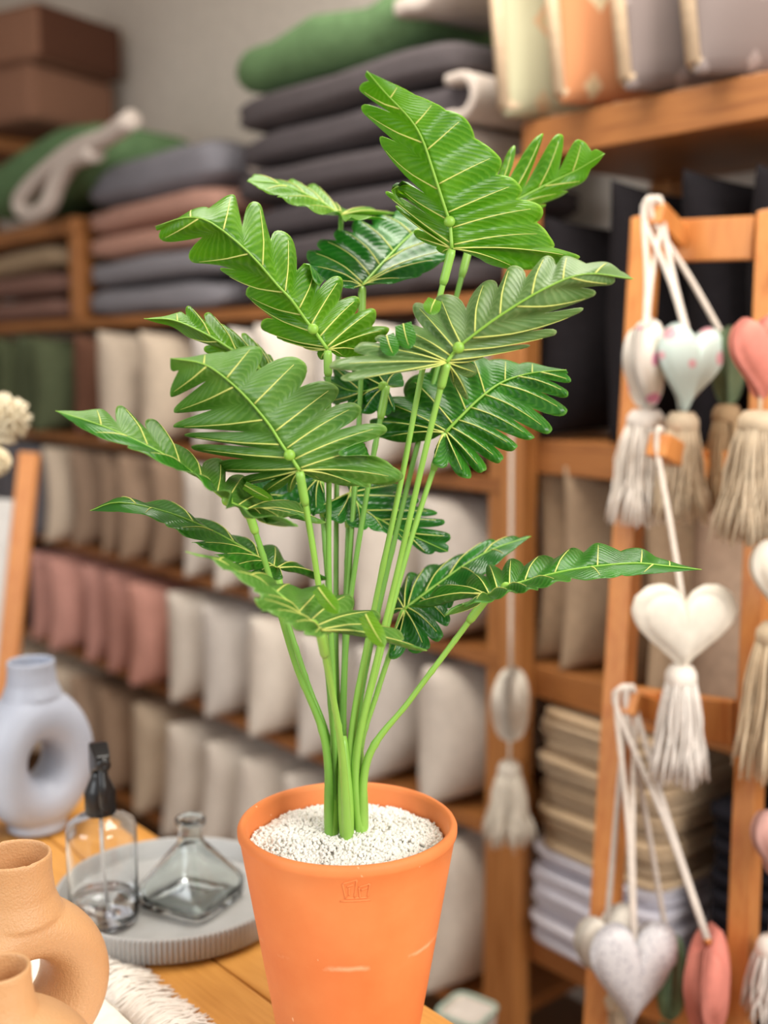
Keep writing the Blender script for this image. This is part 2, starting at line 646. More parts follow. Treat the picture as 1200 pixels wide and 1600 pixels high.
for x, y in hem:
    uu, zz = on_shelf(x, y, 0.11)
    hp.append(W(uu, 0.11, zz) - gs.location)
path = smooth_path(hp, 44)
V, Fc = [], []
for i, p in enumerate(path):
    t = (path[min(i + 1, 43)] - path[max(i - 1, 0)]).normalized()
    nn = Vector((-t.z, 0, t.x))
    for k in range(10):
        a = 2 * math.pi * k / 10
        V.append(p + Vector((0, math.cos(a) * 0.03, 0)) + nn * math.sin(a) * 0.027)
for i in range(43):
    for k in range(10):
        Fc.append([i * 10 + k, i * 10 + (k + 1) % 10, (i + 1) * 10 + (k + 1) % 10, (i + 1) * 10 + k])
Fc += [list(range(9, -1, -1)), [430 + k for k in range(10)]]
obj('ivory_hem', V, Fc, TRIM, gs)

BOXBR = fabric('brown_box_cloth', '#8a6450', 0.06)
BOXSHADE = fabric('shaded_box_cloth', '#5a3a2c', 0.06)  # same brown with shade put into the colour, for one side and piping


def box_cushion(loc, s, h, mat, side, rz, label):
    o = thing('box_cushion', label, 'cushion', loc, rz, 'box cushions on the raised shelf')
    v, f = box(0, 0, h / 2, s, s, h, 0.035)
    b = obj('cover', v, f, [mat, side], o)
    for p in b.data.polygons:
        if p.normal.x < -0.5:
            p.material_index = 1
    pv = []
    for zz in (0.012, h - 0.012):
        k = s / 2 - 0.012
        pv.append(tube([(-k, -k, zz), (k, -k, zz), (k, k, zz), (-k, k, zz), (-k, -k, zz)], 0.007, 6))
    obj('piping', *join(*pv), side, o)
    return o


bu = on_shelf(60, 200, -0.15)[0]
box_cushion(W(bu + 0.02, -0.155, 2.421), 0.40, 0.19, BOXBR, BOXBR, 0.30, 'brown box cushion lying on the raised shelf, lower of the two')
box_cushion(W(bu - 0.02, -0.17, 2.613), 0.40, 0.19, BOXBR, BOXSHADE, 0.32, 'brown box cushion on top of another near the wall')

# ------------------------------------------------------------------ right unit: patterned cushions, black cushions, tan cushions


def patterned(name, base, alt, alt2, scale):
    m, nt, b = base_mat(name)
    tc = nd(nt, 'ShaderNodeTexCoord')
    mp = nd(nt, 'ShaderNodeMapping')
    mp.inputs['Scale'].default_value = (0.1, scale, scale * 0.7)
    nt.links.new(tc.outputs['Object'], mp.inputs[0])
    vo = nd(nt, 'ShaderNodeTexVoronoi', distance='MANHATTAN')
    vo.inputs['Scale'].default_value = 1.0
    vo.inputs['Randomness'].default_value = 0.35
    nt.links.new(mp.outputs[0], vo.inputs['Vector'])
    c = ramp(nt, vo.outputs['Distance'], [(0.0, lin(alt)), (0.26, lin(alt2)), (0.3, lin(base)), (1.0, lin(base))])
    n = noise_tex(nt, 8, 4)
    c = mix(nt, ramp(nt, n, [(0.45, (0, 0, 0, 1)), (0.7, (0.7, 0.7, 0.7, 1))]), c, lin(base))
    nt.links.new(c, b.inputs['Base Color'])
    b.inputs['Roughness'].default_value = 0.95
    return m


SAGEK = patterned('sage_weave', '#a5a184', '#8f9a72', '#b78c68', 9)
RUSTK = patterned('rust_weave', '#b5784f', '#93a17e', '#c9b08c', 8)
PLUMK = patterned('plum_weave', '#776a66', '#8d807c', '#a39692', 11)
EDGEK = fabric('gusset_linen', '#c6ae92', 0.06)


def gusset_cushion(u, v, z, mat, w, h, t, lean, yaw, label, seed, edge=EDGEK):
    o = thing('patterned_cushion', label, 'cushion', W(u, v, z), ROTU + yaw, 'patterned cushions on the top right shelf')
    R = Matrix.Rotation(lean, 4, 'Y')
    obj('cover', *xform(cushion(w, h, t, seed, soft=0.32, pinch=0.03, wav=0.012), R), mat, o)
    k = []
    hw = w / 2 * 0.985
    pts = [(0, hw, 0.02), (0, hw, h * 0.5), (0, hw, h - 0.02), (0, 0, h - 0.008), (0, -hw, h - 0.02), (0, -hw, h * 0.5), (0, -hw, 0.02), (0, 0, 0.012), (0, hw, 0.02)]
    V, Fc = tube(pts, 0.012, 8)
    # widen the band across the cushion's thickness
    V = [R @ Vector((p.x * 0.017 / 0.012, p.y, p.z)) for p in V]
    obj('edge_band', V, Fc, edge, o)
    return o


PAT = [(836, 215, SAGEK, 'sage green patterned cushion standing against the charcoal pile', 0.09),
       (925, 180, RUSTK, 'rust and sage woven cushion on the top right shelf', 0.10),
       (1030, 150, PLUMK, 'plum grey woven cushion with a sand edge beside the rust one', 0.11),
       (1140, 120, PLUMK, 'plum grey woven cushion nearest us on the top right shelf', 0.11)]
for i, (px, py, m, lab, t) in enumerate(PAT):
    u, _ = on_shelf(px, py)
    gusset_cushion(u - 0.05, -0.13, R_LEV[0] + 0.004, m, 0.40, 0.42, t, 0.24, -0.42, lab, 80 + i)

for i, px in enumerate((872, 985, 1105, 1215)):
    u, _ = on_shelf(px, 450)
    put_cushion(u, -0.19, R_LEV[1] + 0.004, BLACKF, 0.40, (0.42, 0.47, 0.47, 0.46)[i], 0.14, i % 3,
                'black cushion on the shelf behind the ladder top, %s from the middle posts' % ORD[i], 'black cushions behind the ladder',
                lean=(0.02, 0.06, 0.05, 0.04)[i], yaw=-0.12)
for i, (px, m, w) in enumerate(((872, TANF, 'tan'), (925, TANF, 'light tan'), (1030, BROWNF, 'brown'), (1095, TANF, 'sand tan'), (1185, TAUPE, 'taupe'))):
    u, _ = on_shelf(px, 900)
    put_cushion(u, -0.18 + 0.02 * i, R_LEV[2] + 0.004, m, 0.36, 0.40, (0.07, 0.09, 0.09, 0.10, 0.10)[i], i % 3,
                '%s cushion on the shelf below the black ones, %s from the post' % (w, ORD[i]), 'tan cushions behind the ladder',
                lean=(0.0, 0.02, 0.04, 0.08, 0.08)[i], yaw=-0.38)

WHITEL = fabric('white_sheet', '#d5d2dc', 0.04)
LINEN = fabric('flax_sheet', '#b9a184', 0.07)
NAVY = fabric('black_sheet', '#201f26', 0.08)
u0, u1 = on_shelf(805, 1450, 0.05)[0], on_shelf(1040, 1450, 0.05)[0]


def sheet_pile(u_c, L, z, n, t, mat, word, group, v=-0.14, seed=0):
    for i in range(n):
        put_slab(u_c + rnd.uniform(-.008, .008), v + rnd.uniform(-.008, .012), z, L * rnd.uniform(0.97, 1.0), 0.36, t, mat, seed + i, 'folded_sheet',
                 '%s folded sheet in the pile behind the ladder, %s from the bottom' % (word, ORD[i]), 'sheet', group, crease=0.12, wav=0.005, nu=28, nv=8)
        z += t * 0.985
    return z


z = sheet_pile((u0 + u1) / 2 + 0.01, u0 - u1 - 0.02, R_LEV[3] + 0.001, 10, 0.021, WHITEL, 'white', 'white folded sheets', seed=100)
z = sheet_pile((u0 + u1) / 2 - 0.0, u0 - u1 - 0.03, z, 16, 0.0175, LINEN, 'flax', 'flax folded sheets', seed=120)
u2 = on_shelf(1052, 1450, 0.05)[0]
u3 = on_shelf(1290, 1450, 0.05)[0]
sheet_pile((u2 + u3) / 2, u2 - u3 - 0.02, R_LEV[3] + 0.001, 13, 0.031, NAVY, 'black', 'black folded sheets', v=-0.17, seed=140)
# ------------------------------------------------------------------ the potted plant
def leaf_material(name, dark, light, hair, trans, rough=0.38, mixt=0.28):
    m = bpy.data.materials.new(name)
    m.use_nodes = True
    nt = m.node_tree
    b = nt.nodes['Principled BSDF']
    out = nt.nodes['Material Output']
    uv = nd(nt, 'ShaderNodeUVMap')
    sp = nd(nt, 'ShaderNodeSeparateXYZ')
    nt.links.new(uv.outputs[0], sp.inputs[0])
    # fine feathered hairlines that run out from each side vein
    wv = nd(nt, 'ShaderNodeTexWave', wave_type='BANDS', bands_direction='DIAGONAL')
    mp = nd(nt, 'ShaderNodeMapping')
    mp.inputs['Scale'].default_value = (3.0, 4.6, 1)
    nt.links.new(uv.outputs[0], mp.inputs[0])
    nt.links.new(mp.outputs[0], wv.inputs['Vector'])
    wv.inputs['Scale'].default_value = 1.1
    wv.inputs['Distortion'].default_value = 1.8
    wv.inputs['Detail'].default_value = 2
    wv.inputs['Detail Scale'].default_value = 2.0
    n1 = noise_tex(nt, 26, 4)
    base = ramp(nt, n1, [(0.32, lin(dark)), (0.68, lin(light))])
    hl = ramp(nt, wv.outputs['Fac'], [(0.55, (0, 0, 0, 1)), (1.0, (0.2, 0.2, 0.2, 1))])
    base = mix(nt, hl, base, lin(hair))
    rim = ramp(nt, sp.outputs[1], [(0.955, (0, 0, 0, 1)), (0.985, (0.55, 0.55, 0.55, 1))])
    base = mix(nt, rim, base, lin(hair))
    nt.links.new(base, b.inputs['Base Color'])
    b.inputs['Roughness'].default_value = rough
    b.inputs['Specular IOR Level'].default_value = 0.45
    bump(nt, b, wv.outputs['Fac'], 0.2, 0.0012)
    tr = nd(nt, 'ShaderNodeBsdfTranslucent')
    tr.inputs[0].default_value = lin(trans)
    ms = nd(nt, 'ShaderNodeMixShader')
    ms.inputs[0].default_value = mixt
    nt.links.new(b.outputs[0], ms.inputs[1])
    nt.links.new(tr.outputs[0], ms.inputs[2])
    nt.links.new(ms.outputs[0], out.inputs[0])
    return m


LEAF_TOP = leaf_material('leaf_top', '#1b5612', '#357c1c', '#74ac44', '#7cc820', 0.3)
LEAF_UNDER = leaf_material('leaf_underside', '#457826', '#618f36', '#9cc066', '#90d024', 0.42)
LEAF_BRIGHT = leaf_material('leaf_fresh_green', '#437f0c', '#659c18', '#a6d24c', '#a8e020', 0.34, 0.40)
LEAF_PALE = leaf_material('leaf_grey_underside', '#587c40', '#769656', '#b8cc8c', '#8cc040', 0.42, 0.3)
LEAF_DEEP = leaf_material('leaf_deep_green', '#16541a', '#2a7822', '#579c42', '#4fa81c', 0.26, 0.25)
VEIN = plain('leaf_vein_yellow', '#cbd06c', 0.5)
RIB = plain('leaf_midrib_green', '#86b43e', 0.45)
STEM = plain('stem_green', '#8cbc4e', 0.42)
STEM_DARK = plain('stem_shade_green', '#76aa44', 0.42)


def make_leaf(plant, D, mid, side_a, side_b, top, under, nd_a=(0.12, 0.4), nd_b=(0.12, 0.4), seed=0,
              knob=0.16, camber=0.05, pleat=0.0030, wave=0.07, curl_a=None, curl_b=None, basal=3, label=None, bow=-0.07, sexp=1.25):
    """blade lofted between a midrib curve and the lobe tips of its two halves; (x, y, cm) triples"""
    rnd = random.Random(seed)
    P = lambda q: at(q[0], q[1], D + q[2] / 100.0)
    M = [P(q) for q in mid]
    face = (EYE - M[0]).normalized()
    nm = len(M) - 1
    Mf = lambda s: cr(M, max(0, min(1, s)) * nm)

    def Tf(s):
        d = Mf(min(1, s + 0.03)) - Mf(max(0, s - 0.03))
        return d.normalized()
    tip = M[-1]
    V, Fc, UV, veins = [], [], [], []
    for si, (lobes, ndr, curl) in enumerate(((side_a, nd_a, curl_a or {}), (side_b, nd_b, curl_b or {}))):
        E = [P(q) for q in lobes]
        N = len(E)
        knots = [M[0].lerp(E[0], 0.25)] + E + [tip]          # phi = -.5+... see pos()
        nrm_ref = None
        tot = N + 0.5
        nb = min(basal, N - 1)
        steps = int(round(tot * 12))
        RB = 11
        wv = [rnd.uniform(-1, 1) for _ in range(N + 2)]
        dv = [rnd.uniform(0.6, 1.35) for _ in range(N + 3)]
        ro = rnd.uniform(0, 50)

        def env(phi):
            # lobe i sits at phi = i + .5, the tip at N + .5
            t = phi + 0.5 if phi >= 0.5 else phi * 2.0
            return cr(knots, min(t, len(knots) - 1))

        def svein(phi):
            x = (phi - nb - 0.2) / (tot - nb - 0.2)
            return 0.0 if x <= 0 else min(1.0, x ** sexp)

        def point(phi, r):
            s = svein(phi)
            m = Mf(s)
            e = env(phi)
            vec = e - m
            ln = vec.length
            T = Tf(s)
            n = T.cross(vec)
            if n.length < 1e-7:
                n = face.copy()
            n.normalize()
            if n.dot(face) < 0:
                n = -n
            fr = phi - math.floor(phi) - 0.5
            a = phi / tot
            ndv = ndr[0] + (ndr[1] - ndr[0]) * a
            ndv *= dv[int(math.floor(phi + 0.5))]
            R = 1 - min(0.86, ndv) * abs(2 * fr) ** 3.2 * min(1.0, ln / 0.05)
            R *= 1 + 0.016 * noise.noise(Vector((phi * 3.1, ro, 0)))
            if phi < 0.5:
                R = 1.0
            q = r * R
            li = int(math.floor(phi))
            p = m + vec * q - T * (bow * ln * q * (1 - q))
            p += n * (camber * ln * 4 * q * (1 - q))
            p += n * (pleat * math.cos(2 * math.pi * fr) * min(1, 3 * q) * min(1, ln / 0.06))
            p += n * (wave * wv[min(li, N)] * ln * q * q * (1 - (2 * fr) ** 2))
            if li in curl and q > 0.58:
                q0 = 0.58
                c = curl[li]
                rr = 0.0055
                ext = (q - q0) * ln
                th = min(ext / rr, math.radians(165)) * (1 - (2 * fr) ** 4)
                th_full = min(ext / rr, math.radians(165))
                dirv = vec.normalized()
                rest = ext - th_full * rr
                flat = ext - th * rr if th < 0.2 else rest
                p = m + vec * q0 - T * (bow * ln * q0 * (1 - q0)) + n * (camber * ln * 4 * q0 * (1 - q0))
                p += dirv * (rr * math.sin(th)) + n * (c * rr * (1 - math.cos(th)))
                p += (dirv * math.cos(th) + n * c * math.sin(th)) * max(0.0, flat)
            return p, n
        base = len(V)
        for k in range(steps + 1):
            phi = tot * k / steps
            for j in range(RB + 1):
                r = (j / RB)
                p, n = point(phi, r)
                V.append(p)
                UV.append((phi + 20 * si, r))
        # orient so that every polygon's normal faces the viewer's side of the blade
        k0, j0 = steps // 2, RB // 2
        a0 = V[base + k0 * (RB + 1) + j0]
        a1 = V[base + (k0 + 1) * (RB + 1) + j0]
        a2 = V[base + k0 * (RB + 1) + j0 + 1]
        flip = (a1 - a0).cross(a2 - a0).dot(point(tot / 2, 0.5)[1]) < 0
        for k in range(steps):
            for j in range(RB):
                q = [base + k * (RB + 1) + j, base + (k + 1) * (RB + 1) + j, base + (k + 1) * (RB + 1) + j + 1, base + k * (RB + 1) + j + 1]
                Fc.append(q[::-1] if flip else q)
        for i in range(N):
            phi = i + 0.5
            if i in curl:
                rs = [0.02 + 0.58 * t / 9 for t in range(10)]
            else:
                rs = [0.02 + 0.83 * t / 11 for t in range(12)]
            pts, rad = [], []
            for x in rs:
                p, n = point(phi, x)
                pts.append(p + n * 0.0003)
                rad.append(0.00085 * (1 - 0.75 * x / rs[-1]))
            veins.append(tube(pts, rad, 5))
    me = mesh_data('leaf', V, Fc, [top, under], uvs=UV)
    bm = bmesh.new()
    bm.from_mesh(me)
    bmesh.ops.remove_doubles(bm, verts=bm.verts, dist=0.00002)
    bm.to_mesh(me)
    bm.free()
    lf = link('leaf', me, plant)
    so = lf.modifiers.new('thickness', 'SOLIDIFY')
    so.thickness = 0.0004
    so.offset = -1
    so.material_offset = 1
    if label:
        lf['label'] = label
    v, f = join(*veins)
    vo = obj('side_veins', v, f, VEIN, lf)
    vo['kind'] = 'stuff'
    mp = [Mf(i / 24) + face * 0.0008 for i in range(25)]
    obj('midrib', *tube(mp, [0.0018 * (1 - 0.78 * i / 24) for i in range(25)], 7), RIB, lf)
    if knob:
        c = Mf(knob) + face * 0.004
        kv, kf = lathe([(0.0005, -0.004), (0.0048, -0.003), (0.0062, 0), (0.0055, 0.0025), (0.0025, 0.004), (0.0004, 0.0042)], 14)
        Mx = Matrix.Translation(c) @ face.to_track_quat('Z', 'Y').to_matrix().to_4x4()
        kv = [q * 0.85 for q in kv]
        obj('knob', *xform((kv, kf), Mx), RIB, lf)
    return M[0], lf


def petiole(plant, base, attach, mid=None, r0=0.0062, r1=0.0036, mat=None, sleeve=True, seed=0, lift=0.0):
    rnd = random.Random(seed)
    pts = [Vector(base)] + ([Vector(q) for q in mid] if mid else []) + [Vector(attach)]
    n = 60
    path = smooth_path(pts, n)
    L = sum((path[i + 1] - path[i]).length for i in range(n - 1))
    nodes = [0.30 + rnd.uniform(-.04, .04), 0.47 + rnd.uniform(-.04, .04), 0.64 + rnd.uniform(-.04, .04), 0.82 + rnd.uniform(-.03, .03)]
    rad = []
    for i in range(n):
        t = i / (n - 1)
        r = r1 + (r0 - r1) * max(0, 1 - t / 0.42) ** 0.8
        for q in nodes:
            r *= 1 + 0.16 * math.exp(-((t - q) / 0.006) ** 2)
        rad.append(r)
    o = obj('stem', *tube(path, rad, 10), mat or STEM, plant)
    if sleeve:
        k = int(n * (1 - 0.032 / L)) - 1
        sp = path[max(1, k):]
        sp = smooth_path(sp, 8)
        obj('sleeve', *tube(sp, [r1 * 1.15] + [r1 * 1.5] * 5 + [r1 * 1.55, r1 * 1.3], 10), STEM, o)
    return o


POT_C = at(543, 1281, 1.155)
TABLE_Z = 0.895
POT_H = POT_C.z - TABLE_Z
plant = thing('potted_plant', 'tall artificial split-leaf plant in an orange terracotta pot on the table edge', 'potted plant',
              (POT_C.x, POT_C.y, TABLE_Z))
plant_inv = Matrix.Translation((-POT_C.x, -POT_C.y, -TABLE_Z))


def terracotta():
    m, nt, b = base_mat('terracotta')
    n = noise_tex(nt, 9, 5)
    n2 = noise_tex(nt, 160, 3)
    c = ramp(nt, n, [(0.25, lin('#d6743c')), (0.55, lin('#e0844a')), (0.8, lin('#e69056'))])
    # pale scuffs: one broken ring scratch about half-way up and short nicks
    tc = nd(nt, 'ShaderNodeTexCoord')
    sx = nd(nt, 'ShaderNodeSeparateXYZ')
    nt.links.new(tc.outputs['Object'], sx.inputs[0])

    def math_node(op, a_, b_=None):
        q = nd(nt, 'ShaderNodeMath', operation=op)
        for k_, v_ in enumerate((a_, b_)):
            if v_ is None:
                continue
            if hasattr(v_, 'is_output'):
                nt.links.new(v_, q.inputs[k_])
            else:
                q.inputs[k_].default_value = v_
        return q.outputs[0]
    wob = math_node('MULTIPLY', noise_tex(nt, 7, 5), 0.03)
    dz = math_node('ABSOLUTE', math_node('SUBTRACT', math_node('SUBTRACT', sx.outputs[2], wob), 0.128))
    ring = ramp(nt, dz, [(0.0, (1, 1, 1, 1)), (0.0006, (0, 0, 0, 1))])
    mask = ramp(nt, noise_tex(nt, 22, 5), [(0.47, (0, 0, 0, 1)), (0.58, (0.5, 0.5, 0.5, 1))])
    c = mix(nt, mix(nt, 1.0, ring, mask, 'MULTIPLY'), c, lin('#f6c8a0'))
    nick = ramp(nt, noise_tex(nt, 95, 2, stretch=(1, 1, 0.45)), [(0.74, (0, 0, 0, 1)), (0.76, (0.7, 0.7, 0.7, 1))])
    c = mix(nt, nick, c, lin('#f6c8a0'))
    nt.links.new(c, b.inputs['Base Color'])
    b.inputs['Roughness'].default_value = 0.62
    b.inputs['Specular IOR Level'].default_value = 0.35
    bump(nt, b, n2, 0.12, 0.001)
    return m


TERRA = terracotta()
RO, RB_ = 0.11, 0.068
H = POT_H
prof = [(0.0005, 0.0), (RB_ - 0.004, 0.0), (RB_, 0.004)]
pot_r = lambda z: RB_ + (RO - 0.0016 - RB_) * (z / (H - 0.010))
for i in range(1, 13):
    prof.append((pot_r((H - 0.013) * i / 12), (H - 0.013) * i / 12))
prof += [(RO - 0.0004, H - 0.011), (RO, H - 0.0085), (RO, H - 0.005), (RO - 0.0015, H - 0.002), (RO - 0.004, H),
         (RO - 0.007, H - 0.0012), (RO - 0.009, H - 0.006), (RO - 0.0105, H - 0.03), (RO - 0.02, H - 0.07), (0.0005, H - 0.075)]
pot = obj('pot', *lathe(prof, 96), TERRA, plant)

# the stamped mark below the rim: two little pots on a bar, in low relief
stp = []
def stamp_bar(x0, z0, x1, z1, w=0.0009):
    pts = []
    for i in range(7):
        x, z = x0 + (x1 - x0) * i / 6, z0 + (z1 - z0) * i / 6
        zz = H - 0.024 + z
        r = pot_r(zz)
        ang = YAW - math.pi / 2 + 0.10 + x / r
        pts.append((r * math.cos(ang), r * math.sin(ang), zz))
    stp.append(tube(pts, w, 6))
for a in [(-.012, .007, .001, .011), (-.012, .007, -.009, -.008), (.001, .011, -.001, -.008), (-.008, .004, -.002, .006), (-.006, .003, -.006, -.005),
          (.003, .003, .013, .006), (.003, .003, .004, -.008), (.013, .006, .011, -.008), (.005, .0, .011, .002), (-.014, -.011, .014, -.011), (-.010, -.008, .011, -.008)]:
    stamp_bar(*a)
obj('stamp_mark', *join(*stp), TERRA, pot)

# white gravel
GR_Z = H - 0.022
rnd = random.Random(5)
mv, mf = [], []
for j in range(13):
    r = 0.098 * j / 12
    for k in range(48):
        a = 2 * math.pi * k / 48
        z = GR_Z + 0.012 * (1 - (r / 0.098) ** 2) - 0.0025
        mv.append(Vector((r * math.cos(a), r * math.sin(a), z)))
for j in range(12):
    for k in range(48):
        k2 = (k + 1) % 48
        mf.append([j * 48 + k, j * 48 + k2, (j + 1) * 48 + k2, (j + 1) * 48 + k])
ico = bmesh.new()
bmesh.ops.create_icosphere(ico, subdivisions=1, radius=1)
iv = [v.co.copy() for v in ico.verts]
if_ = [[v.index for v in f.verts] for f in ico.faces]
ico.free()
for g in range(5200):
    r = 0.0975 * math.sqrt(rnd.random())
    a = rnd.uniform(0, 2 * math.pi)
    hgt = 0.012 * (1 - (r / 0.098) ** 2) + 0.004 * noise.noise(Vector((r * math.cos(a) * 40, r * math.sin(a) * 40, 2)))
    c = Vector((r * math.cos(a), r * math.sin(a), GR_Z + hgt - 0.003 + rnd.uniform(0, 0.003)))
    s = Vector((rnd.uniform(.0013, .0026), rnd.uniform(.0013, .0026), rnd.uniform(.0013, .0028)))
    R = Matrix.Rotation(rnd.uniform(0, 6.3), 3, Vector((rnd.uniform(-1, 1), rnd.uniform(-1, 1), rnd.uniform(-1, 1) + .01)).normalized())
    k = len(mv)
    for p in iv:
        q = Vector((p.x * s.x, p.y * s.y, p.z * s.z)) * rnd.uniform(0.85, 1.15)
        mv.append(c + R @ q)
    mf += [[i + k for i in f] for f in if_]
GRAVEL = plain('white_gravel', '#e9e6df', 0.7, spec=0.3)
gv = obj('white_gravel', mv, mf, GRAVEL, plant, smooth=False)
gv['kind'] = 'stuff'

# ---- leaves: (x, y, cm behind the depth given first)
LEAVES = []
LEAVES.append(dict(name='top', D=1.07, top=LEAF_BRIGHT, under=LEAF_TOP,
    mid=[(706, 388, 0), (703, 350, 0), (694, 321, -.5), (676, 265, -1.5), (660, 218, -2.5), (640, 185, -3.5), (603, 146, -5), (573, 111, -6.5)],
    a=[(742, 398, 3), (802, 424, 5), (898, 407, 6), (858, 366, 4.5), (845, 326, 3.5), (808, 287, 2), (775, 243, .5), (722, 184, -1.5), (678, 160, -3), (622, 134, -5)],
    b=[(690, 396, 2), (650, 370, 5), (622, 326, 7), (606, 303, 7), (597, 268, 6), (594, 225, 4), (565, 172, 0), (563, 135, -4)],
    nd_a=(0.08, 0.14), nd_b=(0.35, 0.75), seed=1, curl_b={4: 1}))
LEAVES.append(dict(name='back_right', D=1.23, top=LEAF_BRIGHT, under=LEAF_TOP,
    mid=[(742, 352, -2), (790, 322, 0), (850, 290, 1), (900, 266, 1), (945, 240, 0)],
    a=[(735, 300, 0), (755, 262, 1), (780, 250, 1), (803, 228, 0), (840, 209, 0), (873, 209, 0), (908, 219, 0)],
    b=[(760, 372, 0), (800, 352, 2), (845, 326, 3), (884, 302, 3), (912, 283, 2)],
    nd_a=(0.5, 0.85), nd_b=(0.2, 0.35), seed=2, knob=0))
LEAVES.append(dict(name='back_left_edge_on', D=1.26, top=LEAF_BRIGHT, under=LEAF_TOP,
    mid=[(533, 336, 0), (505, 318, 0), (470, 300, -1), (430, 286, -2), (386, 283, -3)],
    a=[(620, 333, 5), (575, 328, 7), (520, 318, 8), (490, 293, 7), (455, 285, 5), (430, 279, 3), (399, 271, -1)],
    b=[(608, 339, -4), (560, 345, -6), (522, 338, -7), (474, 326, -6), (440, 310, -5), (412, 297, -4)],
    nd_a=(0.1, 0.3), nd_b=(0.1, 0.3), seed=3, knob=0, camber=0.02))
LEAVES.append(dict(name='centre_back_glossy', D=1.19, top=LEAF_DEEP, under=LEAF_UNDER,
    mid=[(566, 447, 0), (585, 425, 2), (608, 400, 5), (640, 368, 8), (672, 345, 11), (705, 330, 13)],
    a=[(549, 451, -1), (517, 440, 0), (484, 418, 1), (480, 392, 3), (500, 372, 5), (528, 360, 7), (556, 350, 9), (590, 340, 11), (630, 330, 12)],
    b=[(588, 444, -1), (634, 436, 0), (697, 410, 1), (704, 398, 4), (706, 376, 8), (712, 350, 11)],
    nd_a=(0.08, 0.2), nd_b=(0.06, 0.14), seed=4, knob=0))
LEAVES.append(dict(name='upper_left', D=1.08, top=LEAF_BRIGHT, under=LEAF_TOP,
    mid=[(512, 546, 0), (495, 522, 0), (478, 500, 0), (455, 468, -1), (433, 445, -1.5), (388, 394, -3), (330, 348, -4), (290, 340, -4), (243, 354, -3)],
    a=[(535, 560, 2), (572, 556, 4), (603, 520, 5), (579, 490, 5), (556, 470, 4.5), (528, 440, 4), (497, 402, 3), (447, 368, 2), (395, 323, 1), (358, 308, 0), (300, 332, -2)],
    b=[(502, 562, 2), (472, 540, 5), (445, 522, 7), (420, 509, 8), (384, 461, 7), (395, 452, 6), (353, 422, 4), (305, 405, 1), (252, 374, -2)],
    nd_a=(0.12, 0.6), nd_b=(0.35, 0.6), seed=5, knob=0.17, curl_a={6: .6}))
LEAVES.append(dict(name='small_left_bright', D=1.13, top=LEAF_BRIGHT, under=LEAF_TOP,
    mid=[(432, 598, 2), (400, 572, 1), (360, 545, 0), (318, 520, -1), (270, 500, -2), (225, 498, -3)],
    a=[(440, 575, 5), (418, 560, 6), (400, 540, 6), (384, 522, 5), (350, 505, 3), (325, 493, 2), (294, 480, 0), (275, 490, -1)],
    b=[(410, 600, 4), (380, 578, 5), (352, 560, 5), (325, 543, 3), (295, 522, 1)],
    nd_a=(0.2, 0.7), nd_b=(0.1, 0.35), seed=6, knob=0))
LEAVES.append(dict(name='centre_left', D=1.03, top=LEAF_UNDER, under=LEAF_TOP,
    mid=[(468, 735, 0), (455, 715, 0), (440, 694, 0), (418, 660, -.5), (380, 616, -1.5), (342, 583, -2.5), (312, 567, -3), (266, 560, -3)],
    a=[(500, 752, 2), (560, 760, 3), (624, 752, 5), (630, 694, 5), (600, 668, 4.5), (560, 634, 4), (526, 602, 3.5), (466, 562, 2), (396, 540, 0), (320, 554, -2)],
    b=[(455, 768, 3), (420, 766, 6), (380, 755, 8), (345, 730, 8), (305, 698, 6), (290, 680, 5), (273, 664, 4), (270, 645, 2.5), (265, 617, 0)],
    nd_a=(0.14, 0.5), nd_b=(0.45, 0.78), seed=7, knob=0.17, curl_a={3: .5}))
LEAVES.append(dict(name='mid_left_edge', D=1.06, top=LEAF_UNDER, under=LEAF_TOP,
    mid=[(388, 797, 0), (360, 785, 0), (336, 768, -.5), (300, 738, -1.5), (249, 706, -2.5), (167, 668, -4), (87, 642, -5)],
    a=[(420, 805, 1), (462, 812, 2), (510, 814, 4), (460, 790, 5), (429, 778, 6), (381, 744, 6), (337, 725, 5), (284, 698, 4), (240, 662, 2), (188, 637, 0), (150, 640, -3)],
    b=[(410, 812, -4), (440, 822, -6), (467, 818, -7), (400, 800, -8), (350, 780, -8), (300, 746, -7), (225, 708, -6), (140, 676, -5)],
    nd_a=(0.15, 0.6), nd_b=(0.1, 0.3), seed=8, knob=0.2, curl_a={4: .7}))
LEAVES.append(dict(name='lower_left_edge', D=1.14, top=LEAF_TOP, under=LEAF_UNDER,
    mid=[(432, 888, 0), (405, 872, 0), (370, 850, -.5), (320, 824, -1), (260, 800, -2), (186, 785, -3), (141, 798, -3)],
    a=[(470, 898, 3), (512, 906, 4), (470, 882, 5), (425, 860, 6), (376, 836, 6), (318, 815, 5), (258, 790, 3), (186, 777, 0)],
    b=[(440, 906, -4), (400, 902, -6), (362, 884, -8), (340, 868, -7), (302, 854, -6), (272, 832, -5), (225, 805, -4)],
    nd_a=(0.1, 0.25), nd_b=(0.3, 0.35), seed=9, knob=0))
LEAVES.append(dict(name='front_low', D=0.99, top=LEAF_UNDER, under=LEAF_TOP,
    mid=[(500, 986, 0), (488, 976, 0), (473, 963, 0), (436, 928, -1), (387, 902, -2), (340, 877, -3), (290, 862, -4)],
    a=[(560, 988, 1), (610, 1000, 3), (664, 1020, 5), (625, 984, 6), (584, 962, 6), (542, 936, 5.5), (500, 918, 5), (455, 914, 3), (420, 904, 2), (352, 873, -1)],
    b=[(520, 988, -2), (490, 992, -5), (455, 972, -7), (420, 952, -7), (388, 946, -7), (405, 930, -6), (360, 895, -5), (325, 874, -4)],
    nd_a=(0.12, 0.25), nd_b=(0.15, 0.3), seed=10, knob=0.16))
